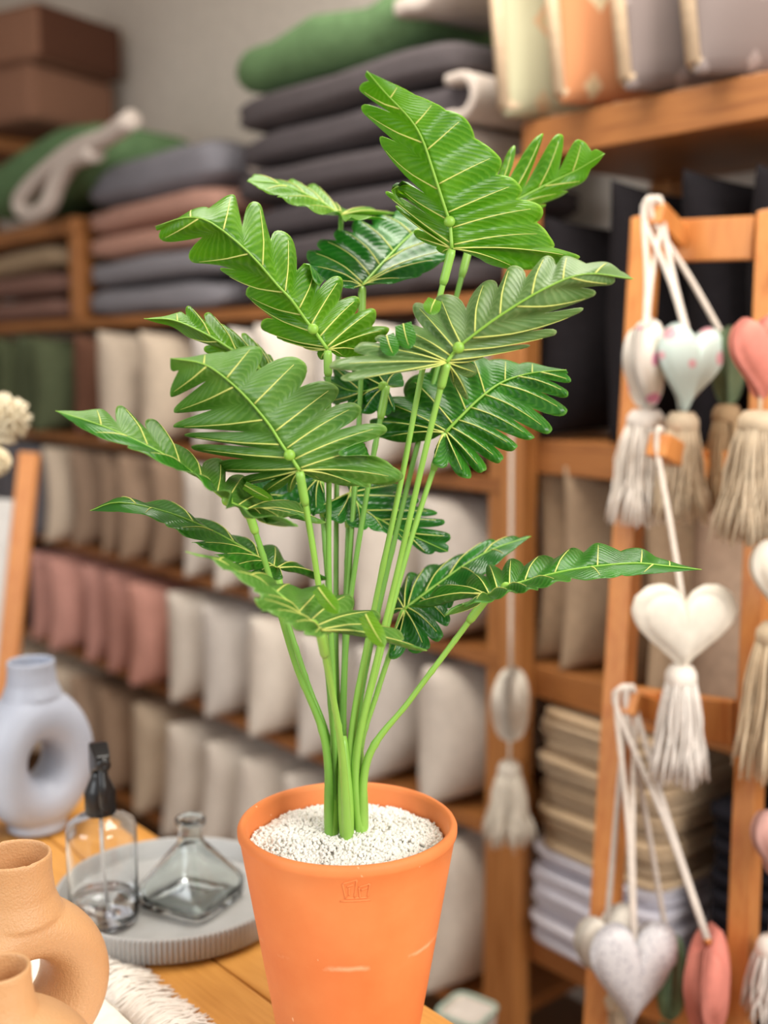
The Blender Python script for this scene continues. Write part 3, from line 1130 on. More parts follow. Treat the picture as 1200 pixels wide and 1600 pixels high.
LEAVES.append(dict(name='right_low', D=1.09, top=LEAF_TOP, under=LEAF_UNDER,
    mid=[(762, 930, 0), (790, 918, 0), (825, 907, 0), (895, 890, -1), (985, 880, -2), (1040, 884, -2), (1096, 890, -2)],
    a=[(715, 938, 3), (640, 952, 5), (690, 925, 6), (740, 900, 7), (765, 886, 7), (800, 878, 6), (845, 868, 5), (895, 860, 4), (935, 852, 2), (1002, 860, 0), (1045, 876, -1)],
    b=[(735, 944, -3), (690, 952, -5), (745, 946, -6), (800, 930, -6), (830, 925, -6), (874, 914, -5), (940, 905, -4), (1002, 898, -3)],
    nd_a=(0.1, 0.45), nd_b=(0.25, 0.5), seed=11, knob=0.17))
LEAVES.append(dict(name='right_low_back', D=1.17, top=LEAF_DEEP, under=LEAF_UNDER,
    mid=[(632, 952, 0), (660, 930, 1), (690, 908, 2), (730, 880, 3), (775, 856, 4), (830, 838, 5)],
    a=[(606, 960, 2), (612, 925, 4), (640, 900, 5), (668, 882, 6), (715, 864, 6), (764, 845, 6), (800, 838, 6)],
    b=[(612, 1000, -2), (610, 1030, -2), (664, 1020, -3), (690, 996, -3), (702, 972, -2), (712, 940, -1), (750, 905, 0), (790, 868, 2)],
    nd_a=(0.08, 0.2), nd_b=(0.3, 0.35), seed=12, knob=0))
LEAVES.append(dict(name='right_mid_dark', D=1.16, top=LEAF_TOP, under=LEAF_UNDER,
    mid=[(696, 676, 0), (715, 656, 0), (750, 622, .5), (785, 597, 1), (830, 583, 1), (885, 578, 0)],
    a=[(660, 690, 2), (600, 688, 3), (580, 662, 4), (600, 632, 5), (640, 590, 5), (690, 560, 5), (735, 552, 4), (790, 562, 3), (832, 568, 2)],
    b=[(682, 705, -1), (680, 728, -2), (728, 748, -3), (758, 740, -3), (784, 722, -3), (808, 704, -3), (833, 688, -2.5), (860, 677, -2), (885, 645, -1), (888, 617, -.5), (892, 594, 0)],
    nd_a=(0.08, 0.25), nd_b=(0.15, 0.75), seed=13, knob=0))
LEAVES.append(dict(name='right_front_grey', D=1.03, top=LEAF_PALE, under=LEAF_TOP,
    mid=[(698, 566, 0), (712, 548, 0), (730, 531, -.5), (783, 492, -1.5), (853, 450, -2.5), (915, 428, -3), (990, 436, -3)],
    a=[(640, 580, -2), (540, 594, -3), (514, 570, -2), (560, 540, 0), (590, 525, 1), (622, 512, 2), (652, 478, 4), (692, 465, 4.5), (760, 440, 4), (802, 422, 3), (855, 402, 1), (888, 405, 0), (950, 410, -2)],
    b=[(705, 600, 3), (725, 620, 4), (740, 580, 5), (760, 556, 5), (820, 541, 5), (862, 520, 4), (910, 489, 2), (930, 463, 0), (955, 440, -2)],
    nd_a=(0.12, 0.55), nd_b=(0.35, 0.7), seed=14, knob=0.22, basal=4))
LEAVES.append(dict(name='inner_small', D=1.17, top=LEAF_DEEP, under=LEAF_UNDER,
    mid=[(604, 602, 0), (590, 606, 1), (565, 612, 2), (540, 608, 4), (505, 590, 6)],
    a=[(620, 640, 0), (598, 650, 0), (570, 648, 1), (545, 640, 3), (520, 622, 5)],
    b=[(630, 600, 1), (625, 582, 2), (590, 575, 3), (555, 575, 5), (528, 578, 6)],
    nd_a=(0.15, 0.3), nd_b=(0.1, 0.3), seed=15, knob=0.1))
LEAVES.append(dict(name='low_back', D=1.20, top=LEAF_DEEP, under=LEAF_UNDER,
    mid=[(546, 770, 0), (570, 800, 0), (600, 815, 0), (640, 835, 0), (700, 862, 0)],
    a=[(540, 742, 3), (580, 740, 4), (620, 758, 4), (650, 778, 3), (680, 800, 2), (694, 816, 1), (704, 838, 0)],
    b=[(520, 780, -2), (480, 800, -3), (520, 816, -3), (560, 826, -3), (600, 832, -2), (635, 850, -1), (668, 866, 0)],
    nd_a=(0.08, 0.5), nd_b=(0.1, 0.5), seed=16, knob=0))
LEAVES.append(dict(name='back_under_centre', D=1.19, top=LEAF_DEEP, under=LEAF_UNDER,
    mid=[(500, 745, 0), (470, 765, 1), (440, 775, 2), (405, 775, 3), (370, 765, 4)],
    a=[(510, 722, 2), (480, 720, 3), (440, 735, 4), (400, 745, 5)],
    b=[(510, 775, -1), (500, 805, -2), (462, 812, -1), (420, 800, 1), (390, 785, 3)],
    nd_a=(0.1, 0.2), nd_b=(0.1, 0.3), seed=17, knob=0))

for L in LEAVES:
    L['attach'], L['obj'] = make_leaf(plant, L['D'], L['mid'], L['a'], L['b'], L['top'], L['under'], L.get('nd_a'), L.get('nd_b'), L['seed'],
                            L.get('knob', 0.16), L.get('camber', 0.05), curl_a=L.get('curl_a'), curl_b=L.get('curl_b'), basal=L.get('basal', 3))

# lobes that flop over the leaf's edge and show their fresh upper face


def folded_lobe(leaf, D, base, tip, wid, mat, bulge=0.003, seed=0):
    b, t = at(base[0], base[1], D), at(tip[0], tip[1], D - 0.012)
    ax = t - b
    ln = ax.length
    face = (EYE - b).normalized()
    sd = ax.normalized().cross(face).normalized()
    w = wid * D / F_PX / 2
    V, Fc, UV = [], [], []
    nx, ny = 14, 8
    for i in range(nx + 1):
        s = i / nx
        half = w * (1.0 - 0.12 * math.cos(s * 5)) * math.sqrt(max(0.0, 1 - max(0.0, (s - 0.25) / 0.75) ** 2.4))
        for j in range(ny + 1):
            k = 2 * j / ny - 1
            p = b + ax * s + sd * (half * k + 0.10 * w * math.sin(s * 3 + seed)) + face * (bulge * math.sin(math.pi * s) * (1 - 0.3 * k * k) - 0.10 * abs(k) * half)
            V.append(p)
            UV.append((0.5 + k * 0.4, s * 0.96))
    for i in range(nx):
        for j in range(ny):
            a = i * (ny + 1) + j
            Fc.append([a, a + ny + 1, a + ny + 2, a + 1])
    nf = len(Fc)
    mid_i = [V[i * (ny + 1) + ny // 2] + face * 0.0002 for i in range(nx - 1)]
    tv, tf = tube(mid_i, [0.0008 * (1 - 0.8 * i / (nx - 2)) for i in range(nx - 1)], 5)
    k0 = len(V)
    V += tv
    UV += [(0.5, 0.5)] * len(tv)
    Fc += [[q + k0 for q in f] for f in tf]
    return obj('folded_lobe', V, Fc, [mat, VEIN], leaf, uvs=UV, fmat=[0] * nf + [1] * len(tf))


_b = {L['name']: L for L in LEAVES}
for nm, D, base, tip, wid, m in (('front_low', 0.985, (497, 918), (530, 958), 25, LEAF_BRIGHT), ('front_low', 0.985, (571, 960), (601, 1011), 27, LEAF_BRIGHT),
                                 ('right_front_grey', 1.03, (630, 506), (641, 545), 30, LEAF_TOP), ('right_front_grey', 1.045, (680, 468), (672, 492), 26, LEAF_BRIGHT),
                                 ('right_front_grey', 1.025, (604, 524), (616, 556), 28, LEAF_TOP), ('mid_left_edge', 1.07, (382, 758), (426, 781), 16, LEAF_BRIGHT)):
    folded_lobe(_b[nm]['obj'], D, base, tip, wid, m)

# ---- stems: three sheaths at the gravel, each carrying a fan of leaf stalks
GZ = TABLE_Z + GR_Z + 0.004
SH = [Vector((POT_C.x, POT_C.y, GZ)) + ROOM @ Vector(q) for q in ((-0.016, -0.004, 0), (0, -0.012, 0), (0.014, -0.002, 0), (-0.004, 0.010, 0))]
STALKS = [('top', 2, [(548, 1180), (575, 1000), (628, 745), (665, 555)]), ('back_right', 3, [(552, 1180), (575, 1030), (640, 745)]),
          ('back_left_edge_on', 3, [(528, 1150), (525, 950), (528, 560)]), ('centre_back_glossy', 3, [(535, 1150), (545, 900), (562, 640)]),
          ('upper_left', 0, [(522, 1150), (514, 900), (514, 700)]), ('small_left_bright', 3, [(522, 1150), (496, 900), (462, 700)]),
          ('centre_left', 1, [(533, 1170), (515, 1050), (494, 890)]), ('mid_left_edge', 0, [(508, 1160), (462, 1040), (418, 890)]),
          ('lower_left_edge', 0, [(514, 1170), (478, 1060), (446, 960)]), ('front_low', 1, [(536, 1190), (520, 1090)]),
          ('right_low', 2, [(575, 1185), (640, 1095), (700, 1015)]), ('right_low_back', 2, [(562, 1180), (590, 1080)]),
          ('right_mid_dark', 2, [(556, 1190), (590, 1040), (640, 850)]), ('right_front_grey', 2, [(556, 1190), (584, 1050), (624, 880), (668, 690)]),
          ('inner_small', 3, [(535, 1150), (545, 960), (575, 760)]), ('low_back', 3, [(536, 1150), (540, 950)]),
          ('back_under_centre', 3, [(528, 1150), (515, 950)])]
byname = {L['name']: L for L in LEAVES}
for k, (nm, sh, mids) in enumerate(STALKS):
    A = byname[nm]['attach']
    b0 = SH[sh] + Vector(((k % 3 - 1) * 0.0025, (k % 2) * 0.002, 0))
    d0 = (b0 - EYE).dot(FWD)
    d1 = (A - EYE).dot(FWD)
    pts = []
    y1 = CY - (A - EYE).dot(UPV) / d1 * F_PX
    for (x, y) in mids:
        t = max(0, min(1, (1295 - y) / (1295 - y1)))
        pts.append(at(x, y, d0 + (d1 - d0) * t ** 1.3))
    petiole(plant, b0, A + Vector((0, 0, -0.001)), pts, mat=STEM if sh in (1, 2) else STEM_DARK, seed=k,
            sleeve=nm not in ('back_left_edge_on',), r0=0.0052, r1=0.0028)
for i, (b0, tops) in enumerate(((SH[0], (519, 1150)), (SH[1], (536, 1150)), (SH[2], (560, 1165)))):
    d0 = (b0 - EYE).dot(FWD)
    tp = at(tops[0], tops[1], d0)
    pa = smooth_path([b0 - Vector((0, 0, .01)), b0.lerp(tp, 0.3), b0.lerp(tp, 0.65), tp], 16)
    obj('sheath', *tube(pa, [0.0066, 0.0068, 0.0072, 0.0076, 0.0078, 0.0079, 0.0078, 0.0077, 0.0075, 0.0072, 0.0069, 0.0065, 0.006, 0.0055, 0.005, 0.0035], 14), STEM, plant)
# everything above was written in room coordinates; hang it under the pot's base
for o in list(plant.children):
    if o.name.split('.')[0] in ('leaf', 'stem', 'sheath'):
        o.matrix_parent_inverse = plant_inv
# ------------------------------------------------------------------ display table
e0, e1 = on_level(660, 1567, TABLE_Z), on_level(720, 1602, TABLE_Z)
V_EDGE = ((e0 - P0).dot(ND) + (e1 - P0).dot(ND)) / 2
TU0, TU1 = -1.72, -0.25
tb = thing('display_table', 'honey coloured plank table carrying the potted plant and the vases', 'table', W(-0.85, V_EDGE + 0.4, 0), ROTU)
tb_inv = Matrix.Translation(-W(-0.85, V_EDGE + 0.4, 0))
pw = 0.128
for k in range(6):
    part('plank', wall_box(TU0, TU1, V_EDGE + k * pw + 0.0012, V_EDGE + (k + 1) * pw - 0.0012, TABLE_Z - 0.028, TABLE_Z, 0.003), TABLE_WOOD, tb, tb_inv)
part('apron', wall_box(TU0 + 0.08, TU1 - 0.08, V_EDGE + 0.05, V_EDGE + 0.072, TABLE_Z - 0.12, TABLE_Z - 0.0285, 0.003), TABLE_WOOD, tb, tb_inv)
part('apron', wall_box(TU0 + 0.08, TU1 - 0.08, V_EDGE + 0.69, V_EDGE + 0.712, TABLE_Z - 0.12, TABLE_Z - 0.0285, 0.003), TABLE_WOOD, tb, tb_inv)
for u in (TU0 + 0.07, TU1 - 0.07):
    for v in (V_EDGE + 0.09, V_EDGE + 0.67):
        part('leg', wall_box(u - 0.03, u + 0.03, v - 0.03, v + 0.03, 0, TABLE_Z - 0.029, 0.004), TABLE_WOOD, tb, tb_inv)

# fringed runner on the table
COTTON = fabric('cotton_runner', '#f6f1e8', 0.04, 90)
r0 = on_level(190, 1492, TABLE_Z)
r1 = on_level(345, 1592, TABLE_Z)
RV = ((r0 - P0).dot(ND) + (r1 - P0).dot(ND)) / 2 + 0.055
rn = thing('table_runner', 'white cotton runner with a long fringe lying under the vases', 'runner', W(-0.8, RV + 0.1, TABLE_Z), ROTU)
V, Fc = [], []
nu, nv = 60, 10
ru0, ru1 = -1.55, -0.28
for i in range(nu + 1):
    for j in range(nv + 1):
        u = ru0 + (ru1 - ru0) * i / nu
        v = RV + 0.012 + 0.22 * j / nv
        h = 0.0022 + 0.0016 * noise.noise(Vector((u * 14, v * 14, 3))) + (0.004 * max(0, noise.noise(Vector((u * 9, 1, 8)))) if j < 2 else 0)
        V.append(Vector((u + 0.8, v - RV - 0.1, max(0.0012, h))))
for i in range(nu):
    for j in range(nv):
        a = i * (nv + 1) + j
        Fc.append([a, a + nv + 1, a + nv + 2, a + 1])
cl = obj('woven_cloth', V, Fc, COTTON, rn)
so = cl.modifiers.new('thickness', 'SOLIDIFY')
so.thickness = 0.0022
so.offset = -0.9
fr = []
rnd = random.Random(3)
for i in range(1700):
    u = ru0 + (ru1 - ru0) * rnd.random()
    L = rnd.uniform(0.045, 0.068)
    sk = rnd.uniform(-0.35, 0.35)
    hb = rnd.uniform(0.001, 0.012)
    pts = [(u + 0.8, -0.085, 0.003), (u + 0.8 + sk * L * 0.3, -0.088 - L * 0.35, 0.003 + hb), (u + 0.8 + sk * L * 0.7, -0.088 - L * 0.7, 0.002 + hb * 0.6), (u + 0.8 + sk * L * 1.2, -0.088 - L, 0.0016)]
    fr.append(tube(smooth_path(pts, 6), [0.0016, 0.0017, 0.0016, 0.0015, 0.0013, 0.0008], 5))
f_ = obj('fringe', *join(*fr), COTTON, rn)
f_['kind'] = 'stuff'
V, Fc = [], []


# ------------------------------------------------------------------ ring vases
def speckle_ceramic(name, col, lo, hi, bump_s, scale):
    m, nt, b = base_mat(name)
    n = noise_tex(nt, scale, 3)
    n2 = noise_tex(nt, 6, 3)
    c = ramp(nt, n2, [(0.3, lin(lo)), (0.7, lin(hi))])
    nt.links.new(c, b.inputs['Base Color'])
    b.inputs['Roughness'].default_value = 0.42
    b.inputs['Specular IOR Level'].default_value = 0.5
    bump(nt, b, n, bump_s, 0.0022)
    return m


BEIGE_V = speckle_ceramic('beige_ceramic', '', '#c99868', '#d3a576', 0.55, 430)
GREY_V = speckle_ceramic('grey_ceramic', '', '#aab0c0', '#b4bac8', 0.15, 60)


def ring_vase(base, R, hole, height, thick, neck_r, mat, axis_deg, label, shift=0.0, squash=1.0):
    """flat ring body with a hole through it and a short open neck; axis_deg turns the hole's axis from the view, to the right"""
    o = thing('ring_vase', label, 'vase', base, YAW + math.radians(-axis_deg))
    a = (R - hole) / 2
    Rm = (R + hole) / 2
    cz = R * squash
    V, Fc = [], []
    nu_, nv_ = 64, 28
    for i in range(nu_):
        th = 2 * math.pi * i / nu_
        for j in range(nv_):
            ph = 2 * math.pi * j / nv_
            rr = Rm + a * spow(math.cos(ph), 0.9)
            V.append(Vector((rr * math.cos(th), thick * spow(math.sin(ph), 0.9), cz + rr * math.sin(th) * squash)))
    for i in range(nu_):
        for j in range(nv_):
            i2, j2 = (i + 1) % nu_, (j + 1) % nv_
            Fc.append([i * nv_ + j, i2 * nv_ + j, i2 * nv_ + j2, i * nv_ + j2])
    zt = cz + R * squash
    body = (V, Fc)
    foot = lathe([(0.0005, 0.0), (thick * 0.85, 0.0), (thick * 0.9, 0.003), (thick * 0.75, 0.03), (0.0005, 0.03)], 40)
    zr = height
    w = 0.0042
    nk = lathe([(0.0005, zt - 0.036), (neck_r * 0.6, zt - 0.034), (neck_r * 1.12, zt - 0.022), (neck_r * 1.26, zt - 0.013), (neck_r * 1.16, zt - 0.004), (neck_r * 1.05, zt + 0.006), (neck_r * 0.99, (zt + zr) / 2 + 0.004),
                (neck_r, zr - 0.002), (neck_r - w * 0.5, zr), (neck_r - w, zr - 0.002), (neck_r * 0.98 - w, zt + 0.004), (neck_r * 0.9 - w, zt - 0.006), (0.0005, zt - 0.008)], 48)
    v, f = join(body, foot, nk)
    b = obj('body', v, f, mat, o)
    rm = b.modifiers.new('fuse', 'REMESH')
    rm.mode = 'VOXEL'
    rm.voxel_size = 0.0017
    rm.use_smooth_shade = True
    sm = b.modifiers.new('soften', 'SMOOTH')
    sm.factor = 0.5
    sm.iterations = 14
    return o


c = at(20, 1332, 1.13)
ring_vase((c.x, c.y, TABLE_Z + 0.003), 0.090, 0.031, c.z - TABLE_Z - 0.003, 0.046, 0.037, BEIGE_V, -42, 'beige textured ring vase standing beside the spray bottle', squash=0.98)
c = at(-4, 1508, 0.95)
ring_vase((c.x, c.y, TABLE_Z + 0.003), 0.087, 0.027, c.z - TABLE_Z - 0.003, 0.044, 0.027, BEIGE_V, -42, 'small beige ring vase in front of the taller beige one', squash=1.0)
c = at(48, 1030, 1.72)
ring_vase((c.x, c.y, TABLE_Z + 0.004), 0.088, 0.022, c.z - TABLE_Z - 0.004, 0.05, 0.035, GREY_V, -45, 'pale blue grey ring vase standing behind the spray bottle', squash=1.25)

# ------------------------------------------------------------------ fluted tray with the two bottles
VF = Vector((FWD.x, FWD.y, 0)).normalized()
TR = 0.150
tc_ = on_level(236, 1513, TABLE_Z + 0.002) + VF * TR
TZ = TABLE_Z + 0.0045
tr = thing('fluted_tray', 'round grey tray with a fluted rim under the spray bottle and glass flask', 'tray', (tc_.x, tc_.y, TZ))
TRAY = plain('tray_concrete', '#a9a9a8', 0.45)
n = 900
V, Fc = [], []
ring = [(TR - 0.004, 0.0, 0), (TR, 0.002, 1), (TR, 0.028, 1), (TR - 0.001, 0.031, .4), (TR - 0.004, 0.032, 0), (TR - 0.007, 0.0305, 0), (TR - 0.008, 0.010, 0), (TR - 0.011, 0.007, 0)]
for r, z, fl in ring:
    for k in range(n):
        a = 2 * math.pi * k / n
        rr = r + fl * 0.003 * (abs(math.cos(a * 75)) - 0.6)
        V.append(Vector((rr * math.cos(a), rr * math.sin(a), z)))
m = len(ring)
for i in range(m - 1):
    for k in range(n):
        k2 = (k + 1) % n
        Fc.append([i * n + k, i * n + k2, (i + 1) * n + k2, (i + 1) * n + k])
Fc.append(list(range(n - 1, -1, -1)))
obj('fluted_rim', V, Fc, TRAY, tr)
obj('tray_floor', *lathe([(0.0005, 0.001), (TR - 0.009, 0.001), (TR - 0.009, 0.0065), (0.0005, 0.0065)], 96), TRAY, tr, smooth=False)
BZ = TZ + 0.007

CLEAR = glass('clear_plastic', (0.97, 0.98, 0.99, 1), 0.02, 1.42)
FLINT = glass('flint_glass', (0.92, 0.96, 0.95, 1), 0.0, 1.5)
WATER = glass('water', (0.97, 0.99, 1.0, 1), 0.0, 1.33)
BLACKP = plain('black_plastic', '#18181a', 0.28)

sb_ = on_level(163, 1438, BZ)
sp = thing('spray_bottle', 'clear spray bottle with a black trigger head on the grey tray', 'bottle', (sb_.x, sb_.y, BZ + 0.0005), YAW + math.radians(-68))
R, Hb = 0.0430, 0.138
obj('bottle', *lathe([(0.0005, 0.004), (R - 0.012, 0.003), (R - 0.006, 0.0), (R - 0.002, 0.003), (R, 0.009), (R, Hb - 0.018), (R - 0.003, Hb - 0.010), (R - 0.011, Hb - 0.004), (0.018, Hb), (0.0145, Hb + 0.003), (0.0145, Hb + 0.016),
                      (0.0130, Hb + 0.016), (0.0130, Hb + 0.001), (0.0165, Hb - 0.002), (R - 0.012, Hb - 0.006), (R - 0.0045, Hb - 0.012), (R - 0.0016, Hb - 0.019), (R - 0.0016, 0.010), (R - 0.004, 0.006), (0.0005, 0.0065)], 64), CLEAR, sp)
obj('water', *lathe([(0.0005, 0.0068), (R - 0.0042, 0.0064), (R - 0.0018, 0.0105), (R - 0.0018, 0.030), (0.0005, 0.030)], 48), WATER, sp)
col = [(0.0005, Hb + 0.002), (0.0180, Hb + 0.002), (0.0186, Hb + 0.004), (0.0186, Hb + 0.030), (0.0175, Hb + 0.034), (0.013, Hb + 0.044), (0.0105, Hb + 0.050), (0.0105, Hb + 0.058), (0.0005, Hb + 0.058)]
nv_, nf_ = lathe(col, 72)
for q in nv_:
    if Hb + 0.003 < q.z < Hb + 0.031:
        a = math.atan2(q.y, q.x)
        s = 1 + 0.02 * (1 if math.cos(36 * a) > 0 else -1)
        q.x *= s
        q.y *= s
obj('screw_collar', nv_, nf_, BLACKP, sp)


def hull_box(sections):
    """loft of rectangles (y0, y1, z0, z1) at given x"""
    V, Fc = [], []
    for x, y0, y1, z0, z1 in sections:
        V += [Vector((x, y0, z0)), Vector((x, y1, z0)), Vector((x, y1, z1)), Vector((x, y0, z1))]
    k = len(sections)
    for i in range(k - 1):
        for j in range(4):
            j2 = (j + 1) % 4
            Fc.append([i * 4 + j, i * 4 + j2, i * 4 + 4 + j2, i * 4 + 4 + j])
    Fc += [[3, 2, 1, 0], [4 * k - 4, 4 * k - 3, 4 * k - 2, 4 * k - 1]]
    return V, Fc


z0 = Hb + 0.052
hd = obj('trigger_head', *hull_box([(-0.028, -0.007, 0.007, z0 + 0.012, z0 + 0.028), (-0.018, -0.010, 0.010, z0 + 0.004, z0 + 0.036), (0.0, -0.0115, 0.0115, z0, z0 + 0.040), (0.018, -0.0105, 0.0105, z0 + 0.012, z0 + 0.037), (0.034, -0.0085, 0.0085, z0 + 0.017, z0 + 0.033)]), BLACKP, sp, smooth=False)
bv = hd.modifiers.new('soft', 'BEVEL')
bv.width = 0.0025
bv.segments = 3
nz = lathe([(0.0005, 0), (0.0080, 0), (0.0085, 0.002), (0.0080, 0.010), (0.003, 0.011), (0.0005, 0.009)], 20)
obj('nozzle', *xform(nz, Matrix.Translation((0.033, 0, z0 + 0.025)) @ Matrix.Rotation(math.pi / 2, 4, 'Y')), BLACKP, hd)
lv = tube(smooth_path([(0.022, 0, z0 + 0.018), (0.026, 0, z0 + 0.004), (0.032, 0, z0 - 0.010), (0.031, 0, z0 - 0.026), (0.034, 0, z0 - 0.034)], 12), [0.004, 0.005, 0.0055, 0.006, 0.006, 0.006, 0.006, 0.0058, 0.0055, 0.005, 0.0045, 0.003], 10)
obj('trigger', *lv, BLACKP, sp)
obj('dip_tube', *tube([(0, 0, Hb + 0.004), (0.002, 0, 0.08), (0.010, 0.004, 0.012)], 0.0022, 8), plain('tube_plastic', '#e8eaea', 0.3), sp)

fb = on_level(300, 1408, BZ)
fl = thing('glass_flask', 'squat square glass flask with a narrow neck on the grey tray', 'flask', (fb.x, fb.y, BZ + 0.0005), YAW + math.radians(62))


def sq_loft(levels, n=72):
    V, Fc = [], []
    for r, z, e in levels:
        for k in range(n):
            a = 2 * math.pi * k / n
            V.append(Vector((r * spow(math.cos(a), e), r * spow(math.sin(a), e), z)))
    for i in range(len(levels) - 1):
        for k in range(n):
            k2 = (k + 1) % n
            Fc.append([i * n + k, i * n + k2, (i + 1) * n + k2, (i + 1) * n + k])
    Fc += [list(range(n - 1, -1, -1)), [(len(levels) - 1) * n + k for k in range(n)]]
    return V, Fc


FH = 0.080
outer = [(0.002, 0.003, 1), (0.038, 0.002, 0.4), (0.047, 0.0, 0.3), (0.052, 0.003, 0.3), (0.054, 0.009, 0.3), (0.054, 0.026, 0.3), (0.050, 0.034, 0.32), (0.034, 0.056, 0.4), (0.021, FH - 0.006, 0.6), (0.017, FH, 0.9), (0.0155, FH + 0.008, 1), (0.0155, FH + 0.022, 1), (0.0195, FH + 0.024, 1), (0.0200, FH + 0.031, 1), (0.018, FH + 0.0335, 1)]
inner = [(0.0135, FH + 0.033, 1), (0.0122, FH + 0.02, 1), (0.0124, FH + 0.004, 1), (0.017, FH - 0.008, 0.65), (0.030, 0.055, 0.42), (0.0455, 0.034, 0.34), (0.0495, 0.026, 0.32), (0.0495, 0.013, 0.32), (0.044, 0.0075, 0.35), (0.002, 0.009, 1)]
obj('bottle', *sq_loft(outer + inner), FLINT, fl)

# ------------------------------------------------------------------ ladder with pegs
TL, TRt = at(1010, 342, 1.90), at(1206, 332, 1.76)
LF, RF = on_level(896, 2300, 0), on_level(1124, 2400, 0)
ld = thing('display_ladder', 'tapered wooden display ladder with pegs leaning before the dark cushions', 'ladder', ((LF + RF) / 2))
ld_inv = Matrix.Translation(-(LF + RF) / 2)
across = (TRt - TL).normalized()


def beam(p, q, w, d, side, bev=0.003, ext0=0.0, ext1=0.0):
    """square beam from p to q; side = direction of its width"""
    p, q = Vector(p), Vector(q)
    ax = (q - p).normalized()
    p, q = p - ax * ext0, q + ax * ext1
    s = (side - ax * side.dot(ax)).normalized()
    t = ax.cross(s)
    v, f = box(0, 0, 0, w, d, (q - p).length, bev)
    Mx = Matrix(((s.x, t.x, ax.x, 0), (s.y, t.y, ax.y, 0), (s.z, t.z, ax.z, 0), (0, 0, 0, 1)))
    return xform((v, f), Matrix.Translation((p + q) / 2) @ Mx)


part('rail', beam(LF, TL, 0.038, 0.036, across, ext0=-0.004), LADDER_WOOD, ld, ld_inv)
part('rail', beam(RF, TRt, 0.034, 0.036, across, ext0=-0.004), LADDER_WOOD, ld, ld_inv)
lr = lambda t: TL.lerp(LF, t)
rr_ = lambda t: TRt.lerp(RF, t)
front = across.cross((TL - LF).normalized())
if front.dot(EYE - TL) < 0:
    front = -front


def t_at(top, foot, py):
    best, bt = 1e9, 0
    for i in range(1000):
        t = i / 999
        p = top.lerp(foot, t) - EYE
        y = CY - p.dot(UPV) / p.dot(FWD) * F_PX
        if abs(y - py) < best:
            best, bt = abs(y - py), t
    return bt


RUNGS = [(378, 372), (728, 742), (1102, 1132), (1530, 1590)]
for yl, yr in RUNGS:
    a, b = lr(t_at(TL, LF, yl)), rr_(t_at(TRt, RF, yr))
    part('rung', beam(a, b, 0.066, 0.022, Vector((0, 0, 1)), ext0=-0.024, ext1=-0.024), LADDER_WOOD, ld, ld_inv)
PEGS = []
for (px, py), (qx, qy), (yl, yr) in (((1075, 372), (1044, 357), RUNGS[0]), ((1075, 745), (1045, 722), RUNGS[1]), ((1050, 1112), (1022, 1102), RUNGS[2])):
    a, b = lr(t_at(TL, LF, yl)), rr_(t_at(TRt, RF, yr))
    p = a.lerp(b, 0.56 if py == 745 else 0.30)
    p = p + front * 0.012
    q = p + front * (0.14 if py == 745 else 0.085) + Vector((0, 0, 0.012))
    part('peg', beam(p, q, 0.034, 0.034, across), LADDER_WOOD, ld, ld_inv)
    PEGS.append(q)

RPEGS = []
for y in (430, 770, 1100):
    p = rr_(t_at(TRt, RF, y)) + across * 0.02
    q = p + across * 0.05 + front * 0.05
    part('peg', beam(p, q, 0.030, 0.030, across), LADDER_WOOD, ld, ld_inv)
    RPEGS.append(q)

# ------------------------------------------------------------------ fabric hearts with tassels
ROPE = fabric('cotton_cord', '#e2d6ca', 0.06, 120)
IVORY = fabric('ivory_cotton', '#e6ded0', 0.06)
WHITEC = fabric('white_cotton', '#ece4dc', 0.05)
ECRUC = fabric('ecru_cotton', '#d8c4a8', 0.08)
TANC = fabric('tan_cotton', '#a98d6c', 0.1)
MINT = None


def flower_cloth(name, base, dot, scale=26, thr=0.2):
    m, nt, b = base_mat(name)
    tc = nd(nt, 'ShaderNodeTexCoord')
    vo = nd(nt, 'ShaderNodeTexVoronoi')
    vo.inputs['Scale'].default_value = scale
    nt.links.new(tc.outputs['Object'], vo.inputs['Vector'])
    c = ramp(nt, vo.outputs['Distance'], [(0.0, lin(dot)), (thr, lin(dot)), (thr + 0.06, lin(base)), (1.0, lin(base))])
    nt.links.new(c, b.inputs['Base Color'])
    b.inputs['Roughness'].default_value = 0.95
    return m


MINT = flower_cloth('mint_print', '#c9d8d0', '#d9a0a6', 26, 0.24)
PINKF = flower_cloth('white_flower_print', '#eae2d6', '#d98aa4', 20, 0.2)
SPECK = flower_cloth('grey_speckle', '#cfcbcc', '#b0acb2', 130, 0.28)
CORAL = fabric('coral_cotton', '#dd8a7c', 0.06)
OLIVE = fabric('dark_green_cotton', '#6b7a5c', 0.08)
SAGEC = fabric('sage_green_cotton', '#7fa07e', 0.08)
COPPER = plain('copper_eyelet', '#b8703c', 0.35, 0.6)


